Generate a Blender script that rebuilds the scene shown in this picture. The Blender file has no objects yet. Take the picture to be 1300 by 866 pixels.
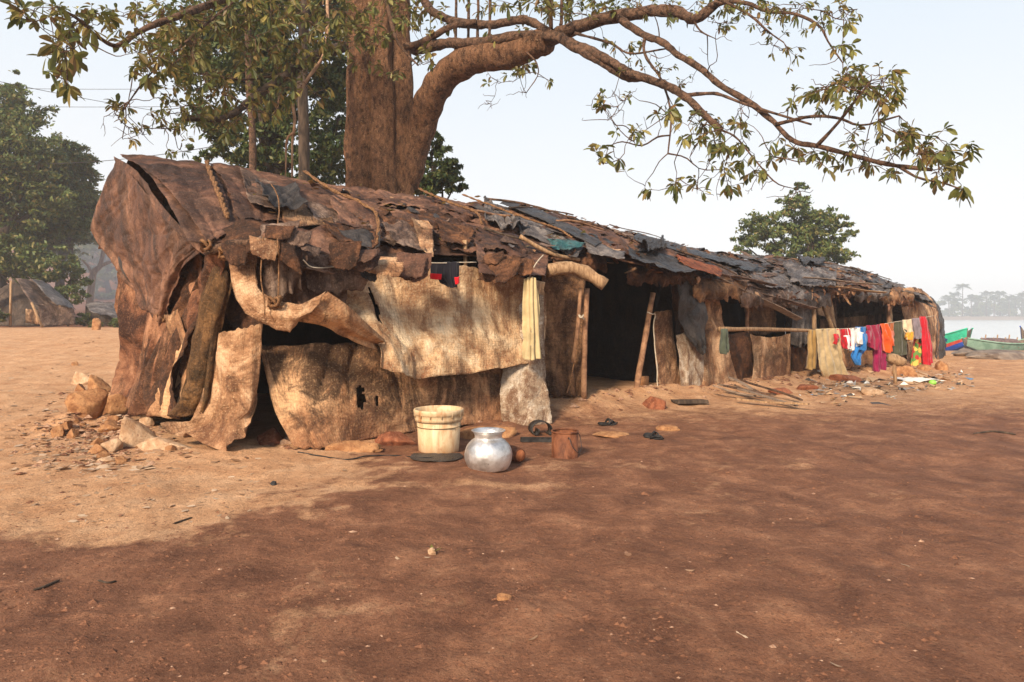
import bpy, bmesh, math, random
import numpy as np
from mathutils import Vector, Matrix
R = math.radians
random.seed(7)
rng = np.random.default_rng(7)
scene = bpy.context.scene
COL = scene.collection
CAMH, FPX, CX, HY = 1.35, 866.67, 650.0, 400.0

# ---------------------------------------------------------------- frames of reference
P0 = np.array([-2.87, 6.9]); DV = np.array([0.766, 0.643]); NV = np.array([-0.643, 0.766])
def W(px, py, D):                      # point seen at a place of the photo at distance D
    return np.array([(px-CX)/FPX*D, D, CAMH-(py-HY)/FPX*D])
def sD(px, t):                         # along / distance for a column at depth t behind the shelter's front line
    a = (px-CX)/FPX
    s = (a*(P0[1]+t*NV[1])-P0[0]-t*NV[0])/(DV[0]-a*DV[1])
    return s, P0[1]+s*DV[1]+t*NV[1]
def F(px, py, t):
    return W(px, py, sD(px, t)[1])
def S(s, t, z):
    p = P0+s*DV+t*NV
    return np.array([p[0], p[1], z])

# ---------------------------------------------------------------- noise
def _h(ix, iy, iz, seed):
    n = (ix*374761393 + iy*668265263 + iz*2147483647 + seed*1274126177) & 0xffffffff
    n = ((n ^ (n >> 13))*1274126177) & 0xffffffff
    n = ((n ^ (n >> 16))*2246822519) & 0xffffffff
    return ((n ^ (n >> 15)) & 0xffff)/32767.5-1.0
def vn(p, seed=0):
    p = np.asarray(p, float); f = np.floor(p); i = f.astype(np.int64); u = p-f
    u = u*u*u*(u*(u*6-15)+10)
    r = 0
    for a in (0, 1):
        wa = u[..., 0] if a else 1-u[..., 0]
        for b in (0, 1):
            wb = u[..., 1] if b else 1-u[..., 1]
            for c in (0, 1):
                wc = u[..., 2] if c else 1-u[..., 2]
                r = r+wa*wb*wc*_h(i[..., 0]+a, i[..., 1]+b, i[..., 2]+c, seed)
    return r
def fbm(p, octv=4, seed=0, gain=.5):
    p = np.asarray(p, float); r = 0; a = 1; t = 0
    for k in range(octv):
        r = r+a*vn(p*(2**k)+k*17.3, seed+k); t += a; a *= gain
    return r/t
def ridg(p, octv=3, seed=0):
    p = np.asarray(p, float); r = 0; a = 1; t = 0
    for k in range(octv):
        r = r+a*(1-2*np.abs(vn(p*(2**k)+k*9.1, seed+k))); t += a; a *= .5
    return r/t
def ss(a, b, x):
    t = np.clip((np.asarray(x, float)-a)/(b-a), 0, 1); return t*t*(3-2*t)

# ---------------------------------------------------------------- objects
def wloc(o):
    v = np.zeros(3)
    while o is not None:
        v += np.array(o.location); o = o.parent
    return v
def tag(o, label=None, cat=None, group=None, kind=None):
    if label: o['label'] = label
    if cat: o['category'] = cat
    if group: o['group'] = group
    if kind: o['kind'] = kind
    return o
def thing(name, loc, label, cat, group=None):
    o = bpy.data.objects.new(name, None); COL.objects.link(o)
    o.location = [float(c) for c in loc]; o.empty_display_size = .2
    return tag(o, label, cat, group)
def mk(name, V, Fc, mat, parent=None, origin=None, uv=None, smooth=True, thick=0, mats=None, fmat=None):
    V = np.asarray(V, float)
    base = wloc(parent) if parent is not None else np.zeros(3)
    if parent is None and origin is None:
        origin = np.array([V[:, 0].mean(), V[:, 1].mean(), V[:, 2].min()])
    off = np.zeros(3) if origin is None else np.asarray(origin, float)-base
    me = bpy.data.meshes.new(name)
    me.from_pydata((V-base-off).tolist(), [], [tuple(int(i) for i in f) for f in Fc])
    for m in (mats or [mat]): me.materials.append(m)
    if fmat is not None: me.polygons.foreach_set('material_index', np.asarray(fmat, np.int32))
    if smooth: me.polygons.foreach_set('use_smooth', np.ones(len(me.polygons), bool))
    if uv is not None:
        l = me.uv_layers.new(name='UVMap'); vi = np.empty(len(me.loops), np.int32)
        me.loops.foreach_get('vertex_index', vi)
        l.data.foreach_set('uv', np.asarray(uv, np.float32)[vi].ravel())
    me.update()
    o = bpy.data.objects.new(name, me); COL.objects.link(o)
    o.parent = parent; o.location = [float(c) for c in off]
    if thick:
        m = o.modifiers.new('thick', 'SOLIDIFY'); m.thickness = thick; m.offset = 0
    return o
def dup(o, parent=None):
    c = o.copy(); COL.objects.link(c); c.parent = parent
    for ch in [x for x in o.children]: dup(ch, c)
    return c

class MB:
    def __init__(s): s.V = []; s.F = []; s.n = 0; s.M = []
    def add(s, V, Fc, m=0):
        V = np.asarray(V, float).reshape(-1, 3); s.V.append(V)
        s.F += [tuple(int(i)+s.n for i in f) for f in Fc]; s.M += [m]*len(Fc); s.n += len(V)
    def build(s, name, mat, parent=None, **k):
        if isinstance(mat, (list, tuple)): k['mats'] = mat; k['fmat'] = s.M; mat = None
        return mk(name, np.vstack(s.V), s.F, mat, parent, **k)
    def tube(s, pts, rad, seg=8, rough=0, seed=0, cap=True, m=0):
        pts = [np.asarray(p, float) for p in pts]; n = len(pts)
        rad = [rad]*n if np.isscalar(rad) else rad
        T = [pts[min(i+1, n-1)]-pts[max(i-1, 0)] for i in range(n)]
        T = [t/(np.linalg.norm(t)+1e-9) for t in T]
        a = np.array([0, 0, 1.]) if abs(T[0][2]) < .9 else np.array([1., 0, 0])
        u = np.cross(T[0], a); u /= np.linalg.norm(u)
        V = []
        for i in range(n):
            u = u-T[i]*np.dot(u, T[i]); u /= (np.linalg.norm(u)+1e-9); v = np.cross(T[i], u)
            th = np.arange(seg)*2*math.pi/seg
            ring = pts[i]+rad[i]*(np.cos(th)[:, None]*u+np.sin(th)[:, None]*v)
            if rough:
                k = 1+rough*fbm(ring*(1.2/max(rad[i], .01)) if rad[i] > .05 else ring*12, 3, seed)
                ring = pts[i]+(ring-pts[i])*np.atleast_1d(k)[:, None]
            V.append(ring)
        Fc = [(i*seg+j, i*seg+(j+1) % seg, (i+1)*seg+(j+1) % seg, (i+1)*seg+j) for i in range(n-1) for j in range(seg)]
        if cap:
            Fc.append(tuple(range(seg))[::-1]); Fc.append(tuple((n-1)*seg+j for j in range(seg)))
        s.add(np.vstack(V), Fc, m); return s
    def lathe(s, prof, c, seg=40, tilt=None, m=0, dent=0, seed=0):
        V = []
        th = np.arange(seg)*2*math.pi/seg
        for r, z in prof:
            V.append(np.stack([r*np.cos(th), r*np.sin(th), np.full(seg, z)], 1))
        V = np.vstack(V)
        if dent: V[:, :2] *= (1+dent*fbm(V*9, 2, seed))[:, None]
        if tilt is not None: V = V@np.array(tilt.to_3x3()).T
        V = V+np.asarray(c, float); n = len(prof)
        Fc = [(i*seg+j, i*seg+(j+1) % seg, (i+1)*seg+(j+1) % seg, (i+1)*seg+j) for i in range(n-1) for j in range(seg)]
        s.add(V, Fc, m); return s
    def box(s, c, size, rot=(0, 0, 0), m=0, jit=0):
        x, y, z = [q/2 for q in size]
        V = np.array([(i*x, j*y, k*z) for i in (-1, 1) for j in (-1, 1) for k in (-1, 1)], float)
        if jit: V += rng.uniform(-jit, jit, V.shape)
        V = V@np.array(Matrix.Rotation(rot[2], 3, 'Z')@Matrix.Rotation(rot[1], 3, 'Y')@Matrix.Rotation(rot[0], 3, 'X')).T+np.asarray(c)
        s.add(V, [(0, 1, 3, 2), (4, 6, 7, 5), (0, 4, 5, 1), (2, 3, 7, 6), (0, 2, 6, 4), (1, 5, 7, 3)], m); return s

def cr(P, x):                                    # Catmull-Rom along axis 0 at parameters x in [0,1]
    n = len(P); xx = np.clip(x, 0, 1)*(n-1); i = np.minimum(xx.astype(int), n-2); f = (xx-i)
    sh = (len(x),)+(1,)*(P.ndim-1); f = f.reshape(sh)
    Pm = np.concatenate([2*P[:1]-P[1:2], P, 2*P[-1:]-P[-2:-1]])
    a, b, c, d = Pm[i], Pm[i+1], Pm[i+2], Pm[i+3]
    return .5*((2*b)+(-a+c)*f+(2*a-5*b+4*c-d)*f*f+(-a+3*b-3*c+d)*f**3)
def path(pts, n):
    P = np.asarray(pts, float); return cr(P, np.linspace(0, 1, n))
def bil(P, u, v):                                # P (rows, cols, 3) sampled on grid arrays u,v (same shape)
    r, c = P.shape[:2]
    def wts(x, n):
        xx = np.clip(x, 0, 1)*(n-1); i = np.minimum(xx.astype(int), n-2); f = xx-i
        return i, np.stack([.5*(-f+2*f*f-f**3), .5*(2-5*f*f+3*f**3), .5*(f+4*f*f-3*f**3), .5*(-f*f+f**3)], -1)
    Pm = np.concatenate([2*P[:1]-P[1:2], P, 2*P[-1:]-P[-2:-1]], 0)
    Pm = np.concatenate([2*Pm[:, :1]-Pm[:, 1:2], Pm, 2*Pm[:, -1:]-Pm[:, -2:-1]], 1)
    iv, wv = wts(v, r); iu, wu = wts(u, c); out = 0
    for a in range(4):
        for b in range(4):
            out = out+(wv[..., a]*wu[..., b])[..., None]*Pm[iv+a, iu+b]
    return out
def grid(P, res=.035, rag=(0, 0, 0, 0), ragf=4, seed=0, amp=.03, freq=2.0, fold=0, nf=6, foldtop=0, crease=.4, mx=110, holes=(), wrk=1.0):
    P = np.asarray(P, float)
    wlen = np.linalg.norm(np.diff(P, axis=1), axis=2).sum(1).max(); hlen = np.linalg.norm(np.diff(P, axis=0), axis=2).sum(0).max()
    nu = int(np.clip(wlen/res, 5, mx)); nv = int(np.clip(hlen/res, 5, mx))
    U, Vv = np.meshgrid(np.linspace(0, 1, nu+1), np.linspace(0, 1, nv+1))
    def rg(x, k, a):
        z = np.zeros_like(x)
        q = fbm(np.stack([x*ragf, z+k*7.7, z+seed], -1), 4, seed+k, .65)
        return a*np.abs(q)*1.6
    t = rg(U*wlen, 1, rag[0]/hlen); b = rg(U*wlen, 2, rag[1]/hlen); l = rg(Vv*hlen, 3, rag[2]/wlen); r_ = rg(Vv*hlen, 4, rag[3]/wlen)
    Vq = t+Vv*(1-t-b); Uq = l+U*(1-l-r_)
    X = bil(P, Uq, Vq)
    du = np.gradient(X, axis=1); dv = np.gradient(X, axis=0); N = np.cross(du, dv); N /= (np.linalg.norm(N, axis=-1, keepdims=True)+1e-9)
    disp = amp*(fbm(X*freq+seed*3.1, 4, seed)*(1-crease)+crease*ridg(X*freq*1.3+seed, 3, seed+9)*.8)
    um, vm = Uq*wlen, Vq*hlen; wx = fbm(np.stack([um*1.1, vm*1.1, um*0+seed], -1), 2, seed+20); wz = fbm(np.stack([um*1.1+9, vm*1.1, um*0+seed], -1), 2, seed+21)
    for kk, (a_, f_, g_) in enumerate(((((seed*37) % 100)/100-.5, 2.6, .9), (((seed*53) % 100)/60-.8, 6.5, .38), (1.2+((seed*29) % 100)/200, 4.2, .30))):
        uu, v2 = um+.28*wx, vm+.28*wz; e1 = (uu*math.cos(a_)+v2*math.sin(a_))*f_; e2 = (-uu*math.sin(a_)+v2*math.cos(a_))*f_*.22
        n_ = vn(np.stack([e1, e2, e1*0+seed+kk*3.3], -1), seed+40+kk); m_ = .35+.65*ss(-.3, .5, vn(np.stack([um*.9, vm*.9, um*0+kk], -1), seed+60+kk))
        disp = disp+amp*wrk*g_*m_*(1-2*np.sqrt(np.abs(n_)+.003))
    if fold:
        ph = Uq*nf*2*math.pi+2.5*fbm(np.stack([Uq*2, Vq*1.2, Uq*0+seed], -1), 2, seed+5)
        w = (foldtop+(1-foldtop)*Vq) if foldtop < 1 else 1
        disp = disp+fold*w*(np.sin(ph)+.35*np.sin(ph*2.3+1))
    X = X+N*disp[..., None]
    idx = np.arange(X.shape[0]*X.shape[1]).reshape(X.shape[:2])
    Fc = np.stack([idx[:-1, :-1], idx[1:, :-1], idx[1:, 1:], idx[:-1, 1:]], -1)
    keep = np.ones(Fc.shape[:2], bool)
    for (hu, hv, ru, rv) in holes:
        uc = (Uq[:-1, :-1]-hu)/ru; vc = (Vq[:-1, :-1]-hv)/rv
        q = fbm(np.stack([Uq[:-1, :-1]*12, Vq[:-1, :-1]*12, uc*0+seed], -1), 3, seed)
        keep &= (uc**2+vc**2) > (1+.8*q)
    Fc = Fc[keep]
    return X.reshape(-1, 3), Fc.reshape(-1, 4), np.stack([Uq*wlen, Vq*hlen], -1).reshape(-1, 2)
def sheet(name, P, mat, parent=None, thick=.006, label=None, origin=None, **k):
    V, Fc, uv = grid(P, **k)
    o = mk(name, V, Fc, mat, parent, uv=uv, thick=thick, origin=origin)
    if label: o['label'] = label
    return o

# ---------------------------------------------------------------- materials
def nt(name):
    m = bpy.data.materials.new(name); m.use_nodes = True; t = m.node_tree; t.nodes.clear()
    out = t.nodes.new('ShaderNodeOutputMaterial'); b = t.nodes.new('ShaderNodeBsdfPrincipled')
    t.links.new(b.outputs[0], out.inputs[0]); return m, t, b
class NB:
    def __init__(s, t): s.t = t; s.tc = t.nodes.new('ShaderNodeTexCoord')
    def n(s, ty, **k):
        x = s.t.nodes.new(ty)
        for a, b in k.items(): setattr(x, a, b)
        return x
    def L(s, a, b): s.t.links.new(a, b)
    def mapv(s, scale=(1, 1, 1), src='Object', rot=(0, 0, 0), loc=(0, 0, 0)):
        m = s.n('ShaderNodeMapping'); m.inputs['Scale'].default_value = scale; m.inputs['Rotation'].default_value = rot; m.inputs['Location'].default_value = loc
        s.L(s.tc.outputs[src], m.inputs[0]); return m.outputs[0]
    def noise(s, v, scale, detail=6, rough=.6, dist=0):
        x = s.n('ShaderNodeTexNoise'); x.inputs['Scale'].default_value = scale; x.inputs['Detail'].default_value = detail
        x.inputs['Roughness'].default_value = rough; x.inputs['Distortion'].default_value = dist; s.L(v, x.inputs['Vector']); return x.outputs[0]
    def ramp(s, f, stops, interp='LINEAR'):
        x = s.n('ShaderNodeValToRGB'); x.color_ramp.interpolation = interp; e = x.color_ramp.elements
        while len(e) < len(stops): e.new(.5)
        for i, (p, c) in enumerate(stops):
            e[i].position = p; e[i].color = (c, c, c, 1) if np.isscalar(c) else (*c, 1)
        s.L(f, x.inputs[0]); return x.outputs[0]
    def mix(s, f, a, b, mode='MIX'):
        x = s.n('ShaderNodeMix', data_type='RGBA', blend_type=mode)
        for v, k in ((f, 0), (a, 6), (b, 7)):
            if hasattr(v, 'links') or hasattr(v, 'is_linked'): s.L(v, x.inputs[k])
            elif k == 0: x.inputs[0].default_value = v
            else: x.inputs[k].default_value = (*v, 1) if len(v) == 3 else v
        return x.outputs[2]
    def math(s, op, a, b=0):
        x = s.n('ShaderNodeMath', operation=op)
        for v, k in ((a, 0), (b, 1)):
            if hasattr(v, 'is_linked'): s.L(v, x.inputs[k])
            else: x.inputs[k].default_value = v
        return x.outputs[0]
    def bump(s, h, b, strength=.4, dist=.02, prev=None):
        x = s.n('ShaderNodeBump'); x.inputs['Strength'].default_value = strength; x.inputs['Distance'].default_value = dist
        s.L(h, x.inputs['Height'])
        if prev is not None: s.L(prev, x.inputs['Normal'])
        s.L(x.outputs[0], b.inputs['Normal']); return x.outputs[0]

def cloth(name, c1, c2, c3, stain=(.03, .018, .012), scale=3, weave=0, rough=.85, bump=.5, spec=.25, stainamt=.6, dust=0, streak=.35, contrast=1):
    """woven or plastic sheeting: three blended tones, dark stains of their own shape, optional coarse weave"""
    m, t, b = nt(name); q = NB(t); v = q.mapv()
    n1 = q.noise(v, scale, 10, .68, .8)
    col = q.ramp(n1, [(.38, c1), (.5, c2), (.61, c3)])
    n2 = q.noise(q.mapv((2.2, 2.2, .8), loc=(3, 1, 7)), scale*.45, 8, .7, 1.2)
    sm = q.ramp(n2, [(.49, 0), (.57, 1)])
    col = q.mix(q.math('MULTIPLY', sm, stainamt), col, stain)
    n4 = q.noise(q.mapv((9, 9, 1.2)), scale*.9, 5, .6, .4)
    col = q.mix(q.math('MULTIPLY', q.ramp(n4, [(.55, 0), (.72, 1)]), .45*streak), col, tuple(x*.45 for x in c1))
    n3 = q.noise(v, 55, 4, .7)
    col = q.mix(q.math('MULTIPLY', q.ramp(n3, [(.56, 0), (.74, 1)]), .45), col, tuple(min(1, x*1.7+.02) for x in c3))
    col = q.mix(q.math('MULTIPLY', q.ramp(n3, [(.30, 1), (.43, 0)]), .5), col, tuple(x*.3 for x in c1))
    if dust:
        geo = q.n('ShaderNodeNewGeometry'); sx = q.n('ShaderNodeSeparateXYZ'); q.L(geo.outputs['Position'], sx.inputs[0])
        z = q.math('ADD', sx.outputs[2], q.math('MULTIPLY', n1, .35))
        col = q.mix(q.math('MULTIPLY', q.ramp(z, [(.12, 1), (.62, 0)]), dust), col, (.27, .11, .055))
    h = q.noise(v, scale*3.2, 9, .72, .9)
    hf = q.noise(v, scale*11, 6, .7, .6)
    col = q.mix(q.math('MULTIPLY', q.ramp(hf, [(.34, 1), (.46, 0)]), .55*contrast), col, tuple(x*.35 for x in c1))
    col = q.mix(q.math('MULTIPLY', q.ramp(hf, [(.56, 0), (.70, 1)]), .40*contrast), col, tuple(min(1, x*1.45) for x in c3))
    wr = q.n('ShaderNodeTexVoronoi', feature='DISTANCE_TO_EDGE'); wr.inputs['Scale'].default_value = scale*1.6
    vv = q.n('ShaderNodeVectorMath', operation='ADD'); nn = q.n('ShaderNodeTexNoise'); nn.inputs['Scale'].default_value = scale*1.3; nn.inputs['Detail'].default_value = 3
    q.L(v, nn.inputs['Vector']); q.L(v, vv.inputs[0]); q.L(nn.outputs[1], vv.inputs[1]); q.L(vv.outputs[0], wr.inputs['Vector'])
    cre = q.ramp(wr.outputs[0], [(0, 0), (.12, 1)])
    p = q.bump(h, b, min(1, bump*1.5), .07)
    p = q.bump(hf, b, bump, .02, p)
    for (sx_, sy_, ro_) in ((7, 1.6, .25), (2.2, 9, .5)):
        nw = q.noise(q.mapv((sx_, sy_, 1), 'UV', (0, 0, ro_)), 1, 5, .6, 1.6)
        p = q.bump(q.ramp(nw, [(.40, 0), (.5, 1), (.60, .2)]), b, bump*.55, .02, p)
    p = q.bump(cre, b, bump*.5, .018, p)
    if weave:
        uvm = q.mapv((1, 1, 1), 'UV'); sx2 = q.n('ShaderNodeSeparateXYZ'); 
        nd = q.n('ShaderNodeTexNoise'); nd.inputs['Scale'].default_value = 5; q.L(uvm, nd.inputs['Vector'])
        ad = q.n('ShaderNodeVectorMath', operation='MULTIPLY_ADD'); ad.inputs[1].default_value = (.05, .05, 0); q.L(nd.outputs[1], ad.inputs[0]); q.L(uvm, ad.inputs[2])
        q.L(ad.outputs[0], sx2.inputs[0])
        wv = []
        for ax in (0, 1):
            k = q.math('SINE', q.math('MULTIPLY', sx2.outputs[ax], 2*math.pi*weave))
            wv.append(q.math('POWER', q.math('ABSOLUTE', k), .5))
        w = q.math('MULTIPLY', wv[0], wv[1])
        g = q.noise(v, 2.2, 3, .5)
        f = q.math('MULTIPLY', q.math('SUBTRACT', 1, w), q.ramp(g, [(.35, .04), (.65, .32)]))
        col = q.mix(f, col, tuple(x*.3 for x in c1))
        q.bump(w, b, .35, .008, p)
    q.L(col, b.inputs['Base Color']); b.inputs['Roughness'].default_value = rough; b.inputs['Specular IOR Level'].default_value = spec
    q.L(q.ramp(n1, [(.3, max(0, rough-.2)), (.7, min(1, rough+.1))]), b.inputs['Roughness'])
    return m
def rough_mat(name, c1, c2, scale=8, rough=.9, bump=.6, stretch=(1, 1, 1), spec=.2, speck=None, bd=.02, metal=0):
    m, t, b = nt(name); q = NB(t); v = q.mapv(stretch)
    n1 = q.noise(v, scale, 9, .65, .5); col = q.ramp(n1, [(.38, c1), (.61, c2)])
    if speck is not None:
        n3 = q.noise(q.mapv(), scale*6, 4, .7); col = q.mix(q.math('MULTIPLY', q.ramp(n3, [(.57, 0), (.66, 1)]), .7), col, speck)
    q.L(col, b.inputs['Base Color']); q.bump(q.noise(v, scale*2.2, 8, .7), b, bump, bd)
    b.inputs['Roughness'].default_value = rough; b.inputs['Specular IOR Level'].default_value = spec; b.inputs['Metallic'].default_value = metal
    return m
def leaf_mat(name, cols, trans=.35, rough=.55):
    m, t, b = nt(name); q = NB(t)
    g = q.n('ShaderNodeNewGeometry')
    n = len(cols); col = q.ramp(g.outputs['Random Per Island'], [(i/(n-1), c) for i, c in enumerate(cols)])
    n1 = q.noise(q.mapv(), 1.1, 4, .6); col = q.mix(q.math('MULTIPLY', q.ramp(n1, [(.35, 1), (.6, 0)]), .4), col, tuple(x*.45 for x in cols[0]))
    q.L(col, b.inputs['Base Color']); b.inputs['Roughness'].default_value = rough; b.inputs['Specular IOR Level'].default_value = .35
    tr = q.n('ShaderNodeBsdfTranslucent'); q.L(col, tr.inputs[0]); mx = q.n('ShaderNodeMixShader'); mx.inputs[0].default_value = trans
    out = [x for x in t.nodes if x.type == 'OUTPUT_MATERIAL'][0]
    q.L(b.outputs[0], mx.inputs[1]); q.L(tr.outputs[0], mx.inputs[2]); q.L(mx.outputs[0], out.inputs[0])
    return m

M = {}
M['brown'] = cloth('brown_tarp', (.045, .022, .015), (.135, .062, .037), (.29, .150, .092), scale=1.4, rough=.72, spec=.3, stainamt=.6, contrast=.45, streak=.15)
M['brown_red'] = cloth('red_brown_tarp', (.045, .020, .013), (.17, .070, .036), (.38, .19, .105), contrast=.6, scale=1.4, rough=.85, spec=.15, stainamt=.7, dust=.55)
M['brown_dk'] = cloth('dark_brown_tarp', (.035, .017, .010), (.095, .042, .022), (.21, .095, .046), scale=2.4, rough=.85, spec=.2)
M['char'] = cloth('charcoal_tarp', (.016, .014, .013), (.036, .031, .029), (.085, .072, .065), scale=3, rough=.5, spec=.4, stainamt=.3)
M['slate'] = cloth('slate_tarp', (.05, .043, .042), (.125, .108, .103), (.26, .225, .205), stain=(.04, .03, .026), scale=3, rough=.65, spec=.3)
M['mauve'] = cloth('faded_grey_brown_tarp', (.065, .038, .028), (.15, .092, .066), (.29, .20, .15), scale=2.6, rough=.75, spec=.25)
M['inner_shade'] = cloth('shade_black_sheeting', (.008, .006, .005), (.014, .010, .008), (.028, .018, .012), scale=2.4, rough=.9, spec=.1)  # interior shade put into the colour as near-black sheeting
M['teal'] = cloth('teal_plastic', (.02, .08, .09), (.03, .13, .14), (.1, .2, .2), scale=6, rough=.5)
M['sack'] = cloth('pale_sacking', (.30, .14, .065), (.62, .385, .205), (.84, .63, .40), stain=(.17, .066, .028), contrast=.6, scale=1.5, weave=13, rough=.85, stainamt=.7, dust=.2)
M['sack_tan'] = cloth('tan_sacking', (.13, .055, .026), (.42, .22, .11), (.72, .46, .27), stain=(.07, .035, .018), contrast=.6, scale=2, weave=13, stainamt=.7, dust=.35)
M['canvas'] = cloth('stained_canvas', (.11, .045, .022), (.40, .20, .095), (.68, .40, .21), stain=(.075, .04, .022), scale=1.3, weave=12, stainamt=.9, dust=.5, streak=.5, contrast=.5)
M['burlap'] = cloth('dark_burlap', (.08, .04, .022), (.21, .105, .05), (.40, .22, .11), scale=2.2, weave=8, stainamt=.5)
M['rug'] = cloth('pale_mottled_rug', (.26, .15, .09), (.46, .33, .22), (.66, .55, .43), stain=(.17, .075, .035), scale=4.5, weave=22, stainamt=.75)
M['olive'] = cloth('olive_brown_tarp', (.05, .03, .014), (.115, .062, .028), (.23, .12, .05), scale=2.6, rough=.85, dust=.4, spec=.15)
M['redrag'] = cloth('faded_orange_rag', (.24, .06, .025), (.36, .10, .04), (.45, .17, .08), scale=7)
M['wood'] = rough_mat('weathered_wood', (.20, .115, .06), (.42, .27, .15), 5, .8, .6, (6, 6, .8))
M['wood_g'] = rough_mat('grey_board_wood', (.13, .09, .065), (.3, .22, .16), 6, .85, .6, (1.2, 7, 7))
M['branchwood'] = rough_mat('pole_wood', (.16, .08, .045), (.36, .2, .11), 9, .8, .5)
M['rope'] = rough_mat('coir_rope', (.09, .045, .022), (.27, .14, .065), 40, .9, .9, bd=.01)
M['string'] = rough_mat('pale_string', (.45, .38, .28), (.6, .52, .4), 20)
M['bark'] = rough_mat('great_tree_bark', (.075, .038, .022), (.29, .145, .075), 8, .95, 1.0, (1.8, 1.8, .9), speck=(.60, .38, .22), bd=.09)
M['bark_br'] = rough_mat('branch_bark', (.028, .017, .012), (.165, .092, .058), 13, .95, 1.0, speck=(.42, .27, .17), bd=.04)
M['bark_dk'] = rough_mat('dark_bark', (.03, .022, .017), (.1, .07, .05), 6, .95, .7, (2, 2, .4))
M['bark_pale'] = rough_mat('pale_bark', (.22, .12, .07), (.4, .26, .17), 6, .9, .5, (2, 2, .4))
M['rock'] = rough_mat('pale_laterite_rock', (.36, .21, .115), (.6, .42, .27), 6, .95, 1, speck=(.22, .09, .045), bd=.03)
M['clod'] = rough_mat('orange_clod', (.26, .115, .05), (.46, .24, .11), 9, .95, 1, speck=(.12, .05, .03), bd=.03)
M['redclod'] = rough_mat('red_clod', (.16, .05, .026), (.33, .12, .06), 9, .95, 1, speck=(.42, .25, .15), bd=.03)
M['dryleaf'] = leaf_mat('dry_leaf', [(.26, .13, .06), (.42, .27, .16), (.62, .47, .33), (.50, .33, .2), (.3, .14, .07)], .15, .7)
M['leaf'] = leaf_mat('broad_leaf', [(.06, .075, .018), (.12, .135, .03), (.22, .21, .05), (.09, .11, .025), (.40, .34, .10), (.22, .12, .04), (.16, .17, .05)], .35, .45)
M['leaf_dk'] = leaf_mat('dense_leaf', [(.03, .055, .016), (.06, .10, .026), (.11, .15, .042), (.18, .17, .055)], .25)
M['leaf_far'] = leaf_mat('forest_leaf', [(.055, .09, .025), (.10, .145, .038), (.17, .21, .055), (.26, .20, .07)], .25)
M['leaf_palm'] = leaf_mat('palm_leaf', [(.04, .06, .02), (.07, .09, .03), (.12, .13, .05)], .2)

# ================================================================ GROUND
def terrain(X, Y):
    X = np.asarray(X, float); Y = np.asarray(Y, float)
    rx = X-P0[0]; ry = Y-P0[1]; s = rx*DV[0]+ry*DV[1]; t = rx*NV[0]+ry*NV[1]
    wl = ss(-1.5, -7, X)
    z = .8*ss(9, 27, Y)*wl
    z = z+wl*(ss(34, 75, Y)*7.5*ss(-9, -16, X))
    wr = ss(2, 8, X)*(1-ss(-7, -9, X))
    z = z-wr*(1.15*ss(23, 46, Y)+.9*ss(48, 80, Y))-(1-wr)*(1-wl)*1.9*ss(60, 90, Y)
    z = z+2.6*ss(382, 402, Y)*ss(0, 20, X)
    z = z+.16*wr*ss(22, 30, Y)*ss(60, 46, Y)*ridg(np.stack([X*.16, Y*.13, X*0], -1), 3, 4)*ss(.0, .5, ridg(np.stack([X*.16, Y*.13, X*0], -1), 3, 4)+.4)
    hp = np.interp(s, [-1, 0, 2.4, 3.4, 4.4, 6.6, 8, 12, 18.6, 20], [0, .02, .05, .09, .2, .2, .1, .12, .12, 0])
    z = z+hp*ss(-1.15, -.12, t)*ss(5.5, 4.3, t)
    p = np.stack([X, Y, X*0], -1)
    near = ss(60, 10, Y)
    z = z+near*(.014*ridg(np.stack([X*1.6+.5*Y, Y*.45-.2*X, X*0], -1), 3, 16)+.028*fbm(p*.7, 3, 11)+.02*fbm(p*3.2, 3, 12)+.010*ridg(p*8, 3, 13)*(.4+.6*ss(-.2, .4, fbm(p*.9, 2, 19))))
    mid = ss(-1.5, -.2, t)*ss(.4, .05, t)*ss(-1.2, .2, s)*ss(19.6, 18.8, s)
    z = z+mid*.055*np.maximum(0, fbm(p*4.5, 3, 15)+.15)
    r2 = ss(1.0, 0, np.hypot((X+5.2)/1.5, (Y-8.4)/1.5)); z = z+r2*.10*(1+fbm(p*3, 2, 3))
    return z
def gz(X, Y): return float(terrain(np.array([X]), np.array([Y]))[0])
_DS = np.geomspace(2.0, 300, 700)
def onground(px, py):                            # where the ray through a place of the photo meets the ground
    px, py = float(px), float(py)
    if py > HY+12 and py > 0:
        d0 = 1169/(py-HY); D = np.geomspace(max(2, d0*.6), d0*1.25+.2, 90) if py > 500 else _DS
    else: D = _DS
    for k in range(2):
        X = (px-CX)/FPX*D; Zr = CAMH-(py-HY)/FPX*D; h = terrain(X, D); hit = np.nonzero(Zr <= h)[0]
        i = int(hit[0]) if len(hit) else len(D)-1
        if k == 0: D = np.linspace(D[max(i-1, 0)], D[i], 12)
    return W(px, py, D[i])
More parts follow.
